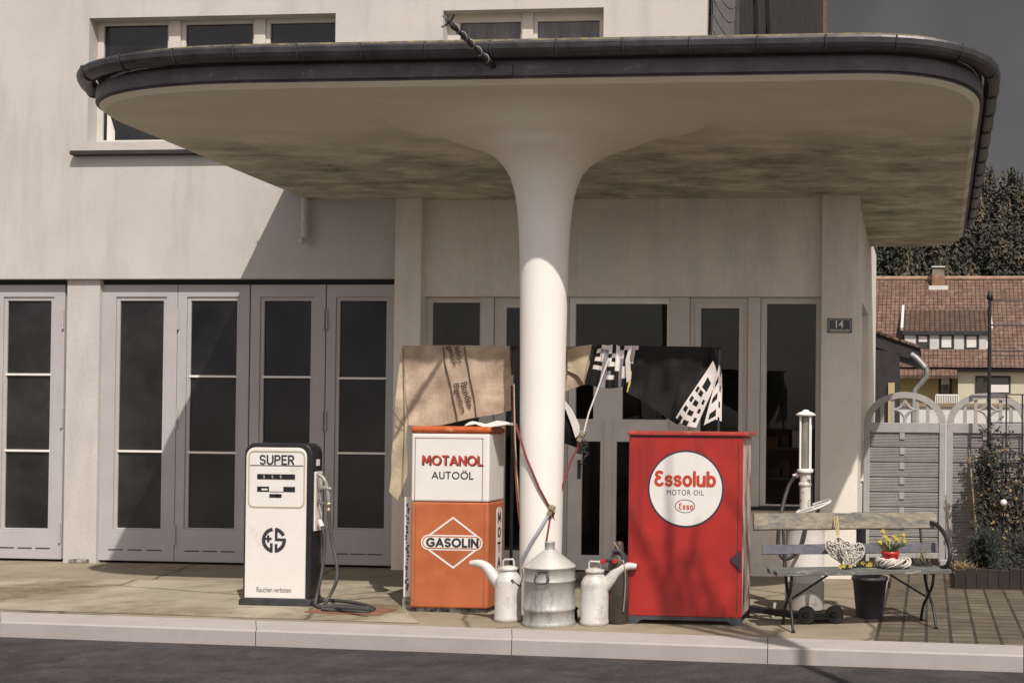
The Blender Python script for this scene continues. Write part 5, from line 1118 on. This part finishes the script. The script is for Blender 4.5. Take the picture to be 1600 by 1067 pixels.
b = MB(); b.lathe((pc.x, yw.y, zp+.092), [(.072,0),(.04,.012),(0,.016)], 18); b.build('soil', soil, pot)
b = MB(); rq = random.Random(8)
def blade(mb, base, tip, wd_, bend):
    base, tip = Vector(base), Vector(tip); d_ = tip-base; sd_ = d_.cross(Vector((0,1,.2))).normalized()
    g_ = []
    for i in range(5):
        t = i/4; p_ = base+d_*t+Vector(bend)*(t*t); g_.append([tuple(p_-sd_*wd_*(1-t*.85)), tuple(p_+sd_*wd_*(1-t*.85))])
    mb.sheet(g_, .0015, smooth=False)
for _ in range(42):
    a_ = rq.uniform(0, 6.283); r_ = rq.uniform(0, .05); L_ = rq.uniform(.08, .15)
    blade(b, (pc.x+r_*math.cos(a_), yw.y+r_*math.sin(a_), zp+.1), (pc.x+(r_+.05)*math.cos(a_)*1.3, yw.y+(r_+.04)*math.sin(a_), zp+.1+L_), .006, (.04*math.cos(a_), .03*math.sin(a_), -.02))
b.build('leaves', leaf, pot)
for i, (px, py) in enumerate(((1375,846),(1383,838),(1380,830),(1398,838),(1402,842),(1412,835),(1413,845),(1389,843))):
    fc = at(px, py, yw.y-.05+.02*(i % 4)); b = MB()
    for k_ in range(6):
        a_ = k_*1.047+i; u_ = Vector((math.cos(a_), -.35, math.sin(a_))); sd_ = Vector((-math.sin(a_), 0, math.cos(a_)))
        b.add([fc, fc+u_*.014+sd_*.008, fc+u_*.03, fc+u_*.014-sd_*.008], [(0,1,2,3)], False)
    b.lathe(fc, [(.008,0),(.010,.012),(.013,.02)], 8, axis=(.1*math.cos(i), -1, .1)); b.tube([fc, (pc.x+(fc.x-pc.x)*.4, yw.y, zp+.1)], .003, 5); b.build('flower', yellow, pot)
# mossy posy and dry twigs
def clump(name, label, cat, c, rx, rz, mats, n_, seed, sz=.018, twigs=0):
    rq = random.Random(seed); o = thing(name, label, cat, c); b = MB()
    for _ in range(n_):
        a_, e_ = rq.uniform(0, 6.283), rq.uniform(0, 1.45); p_ = Vector(c)+Vector((rx*math.cos(a_)*math.cos(e_), rx*.6*math.sin(a_)*math.cos(e_), rz*math.sin(e_)))*rq.uniform(.4, 1)
        d_ = Vector((rq.uniform(-1,1), rq.uniform(-1,1), rq.uniform(-.2,1))).normalized()*sz; s_ = d_.orthogonal().normalized()*sz*.35
        b.add([p_-d_*.5, p_+s_, p_+d_*.6, p_-s_], [(0,1,2,3)], False)
    b.build('leaves', mats[0], o)
    if len(mats) > 1:
        for k_ in range(5):
            p_ = Vector(c)+Vector((rq.uniform(-rx, rx)*.85, -rx*.3, rz*rq.uniform(.3,.95))); b = MB()
            for i in range(5): a_ = i*1.257; u_ = Vector((math.cos(a_), -.3, math.sin(a_)))*.016; b.add([p_, p_+u_+Vector((-math.sin(a_),0,math.cos(a_)))*.007, p_+u_*1.2, p_+u_-Vector((-math.sin(a_),0,math.cos(a_)))*.007], [(0,1,2,3)], False)
            b.build('flower', mats[1], o)
    if twigs:
        b = MB()
        for k_ in range(twigs):
            p_ = Vector(c)+Vector((rq.uniform(-rx, rx)*.6, 0, rz*.3)); t_ = p_+Vector((rq.uniform(-.06,.06), rq.uniform(-.03,.03), rq.uniform(.06,.19))); b.tube([p_, (p_+t_)/2+Vector((rq.uniform(-.015,.015),0,0)), t_], .0028, 5)
        b.build('twigs', dry, o)
    return o
y1 = BL(.7, .12, 0).y; clump('flower_posy', 'low posy of yellow flowers on the seat beside the wicker hearts', 'posy', (at(1322, 893, y1).x, y1, zs_), .06, .035, (leaf_dark, yellow), 90, 21)
y1 = BL(.93, .2, 0).y; clump('flower_posy', 'dark leafy posy with yellow flowers left of the wicker wreath', 'posy', (at(1352, 888, y1).x, y1, zs_), .085, .055, (leaf_dark, yellow), 160, 22)
y1 = BL(1.38, .25, 0).y; clump('dry_plant', 'dark mound of moss with dry twigs at the right end of the bench', 'plant', (at(1443, 888, y1).x, y1, zs_), .09, .05, (leaf_dark,), 200, 23, twigs=16)

# ================================================================== GATES, PLANTS, TRELLIS
YG = 1.35
def gate(x0_, x1_, label, copies=None):
    Zb, Zr = .10, at(1410, 668, YG).z; arch = at(1410, 612, YG).z
    o = thing('garden_gate', label, 'gate', ((x0_+x1_)/2, YG, 0), 'grey arched garden gate panels')
    for u in ((x0_, x0_+.075), (x1_-.075, x1_)): MB().box(u[0], u[1], YG, YG+.07, Zb-.05, Zr+.05).build('stile', gate_m, o, bevel=.005)
    MB().box(x0_+.075, x1_-.075, YG+.008, YG+.062, Zr-.06, Zr+.06).build('rail', gate_m, o, bevel=.005)
    MB().box(x0_+.075, x1_-.075, YG+.008, YG+.062, Zb, Zb+.07).build('rail', gate_m, o, bevel=.005)
    nb = 8; hb = (Zr-.06-Zb-.07)/nb
    for i in range(nb):                                 # reeded boards with a narrow gap between
        z0_ = Zb+.07+i*hb+.010; z1_ = z0_+hb-.018; nr = 9; b = MB(); prof_ = []
        for k_ in range(nr):
            zz0 = z0_+(z1_-z0_)*k_/nr; zz1 = z0_+(z1_-z0_)*(k_+1)/nr; dz = zz1-zz0
            prof_ += [(YG+.045, zz0), (YG+.026, zz0+dz*.28), (YG+.026, zz0+dz*.72)]
        prof_ += [(YG+.045, z1_)]
        xa_, xb_ = x0_+.075, x1_-.075
        b.add([(x, y, z) for y, z in prof_ for x in (xa_, xb_)], [(2*k_, 2*k_+1, 2*k_+3, 2*k_+2) for k_ in range(len(prof_)-1)], False)
        b.add([(xa_,YG+.045,z0_),(xb_,YG+.045,z0_),(xb_,YG+.058,z0_),(xa_,YG+.058,z0_),(xa_,YG+.045,z1_),(xb_,YG+.045,z1_),(xb_,YG+.058,z1_),(xa_,YG+.058,z1_)], [(0,1,2,3),(4,7,6,5),(3,2,6,7)], False)
        b.build('slat', gate_m, o)
    xm = (x0_+x1_)/2-.03
    for i in range(nb): zq = Zb+.07+i*hb+hb*.55; MB().box(xm-.03, xm+.03, YG+.012, YG+.04, zq, zq+hb*.45).build('batten', gate_m, o)
    MB().box(x0_+.075, x1_-.075, YG+.0585, YG+.0615, Zb+.07, Zr-.06).build('backing', gate_m, o)
    # arch
    w_ = (x1_-x0_)/2; cxm = (x0_+x1_)/2; b = MB(); A_ = []; zs0 = Zr+.05; hh_ = arch-zs0
    for i in range(25):
        t = math.pi*i/24; A_.append((math.cos(t), math.sin(t)))
    op = [(cxm+w_*c, zs0+hh_*s_) for c, s_ in A_]; ip = [(cxm+(w_-.085)*c, zs0+(hh_-.075)*s_) for c, s_ in A_]
    for i in range(24): b.prism([op[i], op[i+1], ip[i+1], ip[i]][::-1] if False else [ip[i], op[i], op[i+1], ip[i+1]], lambda u, v, w: (u, w, v), YG+.005, YG+.065)
    b.build('arch', gate_m, o)
    for f in (-.56, -.3, .3, .56):
        xx = cxm+w_*f; zt_ = zs0+(hh_-.06)*math.sqrt(max(0, 1-(f*w_/(w_-.07))**2))
        MB().box(xx-.022, xx+.022, YG+.02, YG+.05, Zr+.06, zt_).build('baluster', gate_m, o, bevel=.003)
    b = MB(); zc_ = Zr+.06+(hh_-.07)/2; r_ = (hh_-.07)*.5
    for q_ in range(4):                                 # four curved pieces forming a pointed ornament
        a0 = q_*math.pi/2+math.pi/4; cxx, czz = cxm+r_*1.35*math.cos(a0), zc_+r_*1.35*math.sin(a0)
        pts = []
        for i in range(9): t = a0+math.pi+(i/8-.5)*1.75; pts.append((cxx+r_*.98*math.cos(t), YG+.036, czz+r_*.98*math.sin(t)))
        b.tube(pts, .02, 6)
    b.build('ornament', gate_m, o)
    return o
ga, gb = at(1349, 780, YG).x, at(1477, 780, YG).x
gate(ga, gb, 'grey arched garden gate panel next to the building corner')
gate(gb+.012, gb+.012+(gb-ga), 'grey arched garden gate panel behind the metal trellis')
MB_ = MB(); MB_.box(gb-.06, gb+.10, YG-.02, YG+.12, 0, .09); tag(MB_.build('kerbstone', kerb_m, bevel=.01), 'pale stone block under the joint of the two gate panels', 'stone block')
# planter with edging stones
pb0, pb1 = gnd(1492, 920), gnd(1760, 924); ypl = pb0.y
pln = thing('planter', 'low brick edged flower bed in front of the right gate', 'flower bed', (pb0.x+.9, ypl, 0))
b = MB()
for i in range(22):
    x_ = pb0.x+i*.115; b.box(x_, x_+.11, ypl+.003*(i % 3), ypl+.07, 0, .20+.008*((i*7) % 4))
b.build('edging', BRICK('edging_brick', (.10,.065,.045), (.075,.055,.04), (.03,.025,.02), .9, .9, .01, dirt_or_shade=((.05,.04,.03), .5, .75, 5)), pln)
b = MB(); b.box(pb0.x+.02, pb0.x+2.5, ypl+.07, YG-.1, 0, .15); b.build('soil', soil, pln)
# trellis
YT = YG-.32
tl = thing('metal_trellis', 'tall black metal trellis with pointed finials in front of the right gate', 'trellis', at(1570, 900, YT).xyz if False else (at(1570, 800, YT).x, YT, .15))
for px in (1545, 1598, 1652):
    x_ = at(px, 700, YT).x; zt_ = at(px, 468 if px != 1598 else 612, YT).z
    if px == 1598: continue
    b = MB(); b.tube([(x_, YT, .12), (x_, YT, zt_)], .021, 8); po = b.build('upright', iron, tl)
    b = MB(); b.lathe((x_, YT, zt_-.01), [(.02,0),(.045,.02),(.03,.07),(.0,.14)], 10); b.build('finial', iron, po)
for py in (469, 508, 548, 555, 616, 708, 660, 780):
    z_ = at(1545, py, YT).z; b = MB(); b.tube([(at(1545,700,YT).x, YT, z_), (at(1652,700,YT).x, YT, z_)], .012 if py in (508,) else .009, 6); b.build('crossbar', zinc, tl)
for px in (1572, 1597, 1624):
    x_ = at(px, 700, YT).x; b = MB(); b.tube([(x_, YT+.01, .12), (x_, YT+.01, at(px, 616, YT).z)], .010, 6); b.build('rod', iron, tl)
b = MB(); 
for k_ in range(4): b.tube([(at(1526,620,YT).x, YT, .12), (at(1526,620,YT).x, YT, at(1526,600,YT).z)], .016, 6) if k_ == 0 else None
# climbing rose
def climber(name, label, x_, seed, hmax, spread=.35):
    rq = random.Random(seed); o = thing(name, label, 'plant', (x_, YT-.05, .15)); b = MB(); lf = MB(); ys_ = []
    for k_ in range(9):
        p_ = Vector((x_+rq.uniform(-.06,.06), YT-.05+rq.uniform(-.05,.08), .15)); pts = [p_]; L_ = hmax*rq.uniform(.55, 1)
        dx = rq.uniform(-spread, spread)/10
        for i in range(10): p_ = p_+Vector((dx+rq.uniform(-.045,.045), rq.uniform(-.03,.03), L_/10)); p_.y = max(YT-.22, min(YT+.16, p_.y)); pts.append(p_)
        b.tube(sm(pts, 3), [.014-.010*i/30 for i in range(31)], 5)
        for i in range(3, 11):
            for _ in range(5):
                t = pts[i]; e_ = t+Vector((rq.uniform(-.16,.16), rq.uniform(-.08,.08), rq.uniform(-.06,.14))); b.tube([t, e_], [.004,.002], 4)
                for _ in range(4):
                    c_ = t+(e_-t)*rq.uniform(.4,1.1); d_ = Vector((rq.uniform(-1,1), rq.uniform(-1,.3), rq.uniform(-1,.4))).normalized()*rq.uniform(.025,.055); s_ = d_.orthogonal().normalized()*.019
                    (lf if rq.random() < .72 else lf).use(dryleaf if rq.random() < .13 else leaf_dark).add([c_, c_+d_*.5+s_, c_+d_, c_+d_*.5-s_], [(0,1,2,3)], False)
    b.build('stems', bark, o); lf.build('leaves', None, o); return o
climber('climbing_rose', 'bare stemmed climbing rose with a few dry leaves on the left trellis post', at(1548, 800, YT).x, 31, 1.75, .2)
climber('climbing_rose', 'climbing rose with yellowed leaves spreading over the right of the trellis', at(1588, 800, YT).x, 32, 1.7, .5)
def bush(name, label, c, rx, ry, rz, n_, mat, seed, sz):
    rq = random.Random(seed); o = thing(name, label, 'shrub', c); b = MB(); st_ = MB()
    for k_ in range(26):
        a_ = rq.uniform(0, 6.283); e_ = rq.uniform(.15, 1.45); d_ = Vector((math.cos(a_)*math.cos(e_)*rx, math.sin(a_)*math.cos(e_)*ry, math.sin(e_)*rz))*rq.uniform(.7, 1.1)
        st_.tube([Vector(c), Vector(c)+d_*.5+Vector((0,0,.03)), Vector(c)+d_], [.008,.005,.002], 4)
        for i in range(n_//26):
            t = rq.uniform(.25, 1.05); p_ = Vector(c)+d_*t+Vector((rq.gauss(0,.03), rq.gauss(0,.03), rq.gauss(0,.03)))
            f_ = (d_.normalized()+Vector((rq.uniform(-.8,.8), rq.uniform(-.8,.8), rq.uniform(-.5,.6)))).normalized()*sz*rq.uniform(.6,1.3); s_ = f_.orthogonal().normalized()*sz*.16
            b.add([p_, p_+f_*.5+s_, p_+f_, p_+f_*.5-s_], [(0,1,2,3)], False)
    st_.build('stems', bark, o); b.build('leaves', mat, o); return o
bush('juniper', 'dark spreading juniper in the bed at the foot of the trellis', (at(1545, 860, ypl+.35).x, ypl+.35, .14), .36, .28, .48, 2600, MAT('juniper_green', (.022,.03,.024), .8, var=.5, scale=5, fine=.1), 41, .05)
bush('juniper', 'dark spreading juniper at the right end of the bed', (at(1608, 850, ypl+.4).x, ypl+.4, .14), .36, .28, .40, 2200, MAT('juniper_green', (.03,.034,.022), .8, var=.5, scale=5, fine=.1), 42, .05)
bush('dry_grass', 'low brown dry plant at the left end of the flower bed', (at(1502, 885, ypl+.25).x, ypl+.25, .14), .16, .12, .10, 520, dryleaf, 43, .035)
stk = MB(); A_ = at(1514, 702, YT-.1); B_ = at(1527, 850, YT-.1); stk.tube([A_, B_, (B_.x+.02, YT-.05, .14)], .011, 6); stk.tube([at(1518,735,YT-.1), at(1511,712,YT-.1)], .006, 5); tag(stk.build('garden_cane', dry), 'pale bare cane leaning in the bed left of the trellis', 'cane')
og = thing('garden_ornament', 'small pale round garden stake ornament among the rose stems', 'ornament', at(1568, 860, YT-.12)); q = at(1568, 785, YT-.12)
b = MB(); b.lathe((q.x, q.y, q.z), [(0,-.045),(.032,-.03),(.045,0),(.032,.03),(0,.045)], 14); b.build('ball', enamel, og); b = MB(); b.xz([(q.x-.022, q.z+.06), (q.x+.022, q.z+.06), (q.x+.008, q.z+.085), (q.x+.03, q.z+.085), (q.x, q.z+.13), (q.x-.03, q.z+.085), (q.x-.008, q.z+.085)], q.y-.004, q.y+.004); b.build('finial', zinc, og); b = MB(); b.tube([(q.x, q.y, .15), (q.x, q.y, q.z+.07)], .006, 6); b.build('stake', iron, og)

# ================================================================== HOUSES BEHIND
YH = 46.0
def hp3(px, py, y=YH): return at(px, py, y)
hs0 = thing('tiled_house', 'cream house with a red tiled roof, long dormer and brick chimney', 'house', (hp3(1500, 700).x, YH, -.2))
xl_, xr_ = hp3(1330, 500).x-6, hp3(1600, 500).x+9
ze = hp3(1470, 560).z; YRg = YH+5.0; zrg = at(1470, 436, YRg).z
slope = (zrg-ze)/(YRg-YH)
def roofpt(x, y): return (x, y, ze+(y-YH)*slope)
b = MB(); n_ = 1
b.add([roofpt(xl_, YH-.5), roofpt(xr_, YH-.5), roofpt(xr_, YRg), roofpt(xl_, YRg)], [(0,1,2,3)], False)
b.add([(xl_, YRg, zrg), (xr_, YRg, zrg), (xr_, YRg+6, ze), (xl_, YRg+6, ze)], [(0,1,2,3)], False)
rf_o = b.build('roof', tile_m, hs0, loc=Vector((xl_, YH, ze)))
# tiles lie in the slope: rotate the texture with the roof
tile_m.node_tree.nodes['Mapping'].inputs['Rotation'].default_value = (-math.atan(slope), 0, 0); tile_old.node_tree.nodes['Mapping'].inputs['Rotation'].default_value = (-math.atan(slope*.72), 0, 0)
b = MB(); b.tube([(xl_, YRg, zrg+.02), (xr_, YRg, zrg+.02)], .13, 8); b.build('ridge', MAT('ridge_tile', (.30,.19,.13), .9, var=.3, scale=3), rf_o)
cq = at(1466, 440, YRg-.3); ch = MB(); chw = .36; zt_ = at(1466, 419, YRg-.3).z; ch.prism([(-chw, -chw), (chw, -chw), (chw, chw), (-chw, chw)], lambda u, v, w: (cq.x+u*(1 if w == 0 else .82), YRg-.3+v*(1 if w == 0 else .82), cq.z-1.0 if w == 0 else zt_), 0, 1); ch.build('chimney', brick_m, rf_o)
b = MB(); b.box(cq.x-chw-.12, cq.x+chw+.12, YRg-.3-chw-.06, YRg-.3-chw+.1, cq.z-.62, cq.z-.25); b.box(cq.x-chw*.95, cq.x+chw*.95, YRg-.3-chw-.02, YRg-.3+chw, zt_, zt_+.06); b.build('chimney_flashing', house_white, rf_o)
b = MB(); b.box(cq.x-.05, cq.x+.05, YRg-.35, YRg-.25, zt_, zt_+.3); b.box(cq.x-.42, cq.x+.42, YRg-.4, YRg-.2, zt_+.3, zt_+.34); b.build('chimney_cap', iron, rf_o)
# long dormer: front at YD2 with three windows
dL, dR = 1413, 1543
YD2 = YH+.6
dx0, dx1 = hp3(dL, 540, YD2).x, hp3(dR+2, 540, YD2).x; dz0, dz1 = hp3(1470, 549, YD2).z, hp3(1470, 519, YD2).z
dm = MB(); dm.box(dx0, dx1, YD2, YD2+4, dz0-.6, dz1); dmo = dm.build('dormer', house_white, hs0)
ytop = YH+3.6; dm = MB(); zt0 = dz1+.12; zt1 = at(1470, 476, ytop).z
dm.add([(dx0-.1, YD2-.12, zt0-.1), (dx1+.1, YD2-.12, zt0-.1), (dx1+.1, ytop, zt1), (dx0-.1, ytop, zt1), (dx0-.1, YD2-.12, zt0-.22), (dx1+.1, YD2-.12, zt0-.22), (dx1+.1, ytop, zt1-.15), (dx0-.1, ytop, zt1-.15)], [(0,1,2,3),(4,7,6,5),(0,4,5,1),(0,3,7,4),(1,5,6,2)], False); dm.build('dormer_roof', tile_old, hs0, loc=Vector((dx0, YD2, zt0)))
dm = MB(); dm.box(dx0-.1, dx1+.1, YD2-.18, YD2-.13, zt0-.26, zt0-.08); dm.build('dormer_fascia', dark_wood, hs0)
dm = MB(); dm.add([(dx0-.04, YD2, dz0-.3), (dx0-.04, YD2, dz1), (dx0-.04, ytop, zt1-.1)], [(0,1,2)], False); dm.build('dormer_cheek', dark_wood, hs0)
dm = MB(); dm.bar((dx0-.12, YD2-.3, zt0), (dx0-.12, ytop, zt1+.02), .12, .14); dm.build('dormer_verge', house_white, hs0); dm = MB(); dm.bar((dx1+.12, YD2-.3, zt0), (dx1+.12, ytop, zt1+.02), .12, .14); dm.build('dormer_verge', house_white, hs0)
def hwin(px0, py0, px1, py1, y, blind=.45, parent=hs0):
    X0, X1, Z0, Z1 = rect(px0, py0, px1, py1, y); f = MB().panel(X0, X1, Z0, Z1, [(X0+.09, X1-.09, Z0+.09, Z1-.09)], y-.06, .08); o = f.build('window', dark_wood, parent)
    MB().box(X0+.09, X1-.09, y-.02, y-.01, Z0+.09, Z1-.09).build('pane', glass_dark, o)
    if blind: MB().box(X0+.10, X1-.10, y-.03, y-.022, Z1-.1-(Z1-Z0-.2)*blind, Z1-.1).build('blind', cloth_white, o)
    return o
hwin(1432, 522, 1452, 548, YD2, .45); hwin(1468, 522, 1490, 547, YD2, .95); hwin(1507, 522, 1529, 547, YD2, .95)
for u0, u1 in ((1414,1431),(1453,1467),(1491,1506),(1530,1541)):
    X0, X1, Z0, Z1 = rect(u0, 521, u1, 548, YD2); MB().box(X0, X1, YD2-.05, YD2, Z0, Z1).build('shutter', MAT('pale_shutter', (.50,.48,.46), .8, var=.1, fine=.1), hs0)
# walls below
wl = MB(); X0 = hp3(1497, 600, YH).x; wl.box(X0, xr_-.3, YH, YH+9, -.2, hp3(1490, 570, YH).z); wl.build('wall', house_wall, hs0)
wl = MB(); wl.box(xl_+.3, X0, YH+1.0, YH+9, -.2, ze+.6); wl.build('wall', house_ochre, hs0)
# lower roof left (red lean-to) and eaves roof right
lr = MB(); a_ = hp3(1370, 552, YH+.4); c_ = hp3(1492, 552, YH+.4); e0 = hp3(1370, 585, YH-1.0); e1 = hp3(1496, 585, YH-1.0)
lr.add([(e0.x, YH-1.0, e0.z), (e1.x, YH-1.0, e0.z), (c_.x, YH+1.2, c_.z), (a_.x, YH+1.2, c_.z), (e0.x, YH-1.0, e0.z-.15), (e1.x, YH-1.0, e0.z-.15), (c_.x, YH+1.2, c_.z-.15), (a_.x, YH+1.2, c_.z-.15)], [(0,1,2,3),(4,7,6,5),(0,4,5,1),(1,5,6,2)], False); lr.build('porch_roof', tile_m, hs0, loc=Vector((e0.x, YH, e0.z)))
lr = MB(); e0 = hp3(1490, 574, YH-.14); c_ = hp3(1495, 548, YH+1.2)
lr.add([(e0.x, YH-.14, e0.z), (xr_, YH-.14, e0.z), (xr_, YH+1.2, c_.z), (e0.x, YH+1.2, c_.z), (e0.x, YH-.14, e0.z-.15), (xr_, YH-.14, e0.z-.15), (xr_, YH+1.2, c_.z-.15), (e0.x, YH+1.2, c_.z-.15)], [(0,1,2,3),(4,7,6,5),(0,4,5,1),(0,3,7,4)], False); lr.build('eaves_roof', tile_old, hs0, loc=Vector((e0.x, YH, e0.z)))
gt = MB(); gt.tube([(e0.x, YH-.22, e0.z-.1), (xr_, YH-.22, e0.z-.1)], .09, 8); gt.build('gutter', zinc, hs0)
hwin(1467, 588, 1487, 618, YH+1.0, .4); hwin(1524, 587, 1540, 614, YH, 0); hwin(1541, 587, 1579, 614, YH, 0)
X0, X1, Z0, Z1 = rect(1543, 601, 1576, 613, YH); MB().box(X0, X1, YH-.09, YH-.07, Z0, Z1-.0).build('curtain', cloth_white, hs0)
br_ = MB(); X0, X1, Z0, Z1 = rect(1462, 618, 1497, 632, YH-1)
for i in range(14): x_ = X0+(X1-X0)*i/13; br_.box(x_-.02, x_+.02, YH-1.02, YH-.98, Z0-.6, Z1)
br_.box(X0, X1, YH-1.03, YH-.97, Z1, Z1+.06); br_.build('balcony_rail', white_paint, hs0)
wf = MB(); X0, X1 = at(1330, 640, 20).x, at(1600, 640, 20).x+6; wf.box(X0, X1, 20, 20.25, -.16, at(1500, 636, 20).z)
wl_ = thing('garden_wall', 'pale garden wall seen through the top of the gates', 'wall', ((X0+X1)/2, 20, -.16)); wf.build('wall', house_white, wl_); cp_ = MB(); zc_ = at(1500, 636, 20).z; cp_.box(X0-.05, X1, 19.95, 20.3, zc_, zc_+.10); cp_.build('coping', MAT('coping', (.25,.18,.12), .9, var=.2), wl_)
# shed roof with zinc pipe to the left
YS = 13.0
sh_ = thing('dark_shed', 'dark timber shed with a sloping tiled roof and zinc rain pipe behind the gate', 'shed', (at(1390, 700, YS).x, YS, -.16))
P3 = lambda px, py, y=YS: tuple(at(px, py, y))
b = MB(); a_, c_ = at(1340, 512, YS), at(1436, 545, YS); dn = Vector((c_.x-a_.x, 0, c_.z-a_.z)); 
b.add([a_, c_, c_+Vector((0,3.5,0)), a_+Vector((0,3.5,0)), a_-Vector((0,0,.28)), c_-Vector((0,0,.28)), c_+Vector((0,3.5,-.28)), a_+Vector((0,3.5,-.28))], [(0,3,2,1),(4,5,6,7),(0,1,5,4),(1,2,6,5),(3,0,4,7),(2,3,7,6)], False); b.build('roof_timber', dark_wood, sh_)
b = MB()
for i in range(9): t0, t1 = i/9, (i+1)/9+.03; p0, p1 = a_+dn*t0, a_+dn*t1; b.obox((p0+p1)/2+Vector((0,1.75,.045+.0)), dn/9*.56, (0,1.8,0), (0,0,.03))
b.build('roof_tiles', tile_m, sh_)
b = MB(); b.add([P3(1365,545), P3(1406,552), P3(1406,700), P3(1365,700), P3(1365,545,YS+3), P3(1406,552,YS+3), P3(1406,700,YS+3), P3(1365,700,YS+3)], [(0,1,2,3),(1,5,6,2),(4,0,3,7),(5,4,7,6)], False); b.build('wall', dark_wood, sh_)
b = MB(); g0_ = at(1428, 556, YS-.05); g1_ = at(1448, 575, YS-.05)
b.tube([at(1424,554,YS-.02), at(1432,560,YS-.06), at(1446,575,YS-.06)], .07, 12); b.build('rain_gutter', MAT('old_zinc', (.26,.25,.24), .5, .4, var=.3, scale=8, fine=.08), sh_)
b = MB(); b.tube(sm([at(1447,574,YS-.05), at(1447,588,YS-.03), at(1440,598,YS), at(1430,610,YS+.02), at(1427,622,YS+.03)]), .055, 12); b.tube([at(1427,620,YS+.03), (at(1427,620,YS).x, YS+.03, -.1)], .05, 10); b.build('down_pipe', MAT('old_zinc', (.33,.32,.31), .45, .4, var=.3, scale=8, fine=.08), sh_)
b = MB(); b.box(at(1388,600,YS).x, at(1398,600,YS).x, YS-.06, YS-.01, -.1, at(1392,598,YS).z); b.build('door_post', house_ochre, sh_)
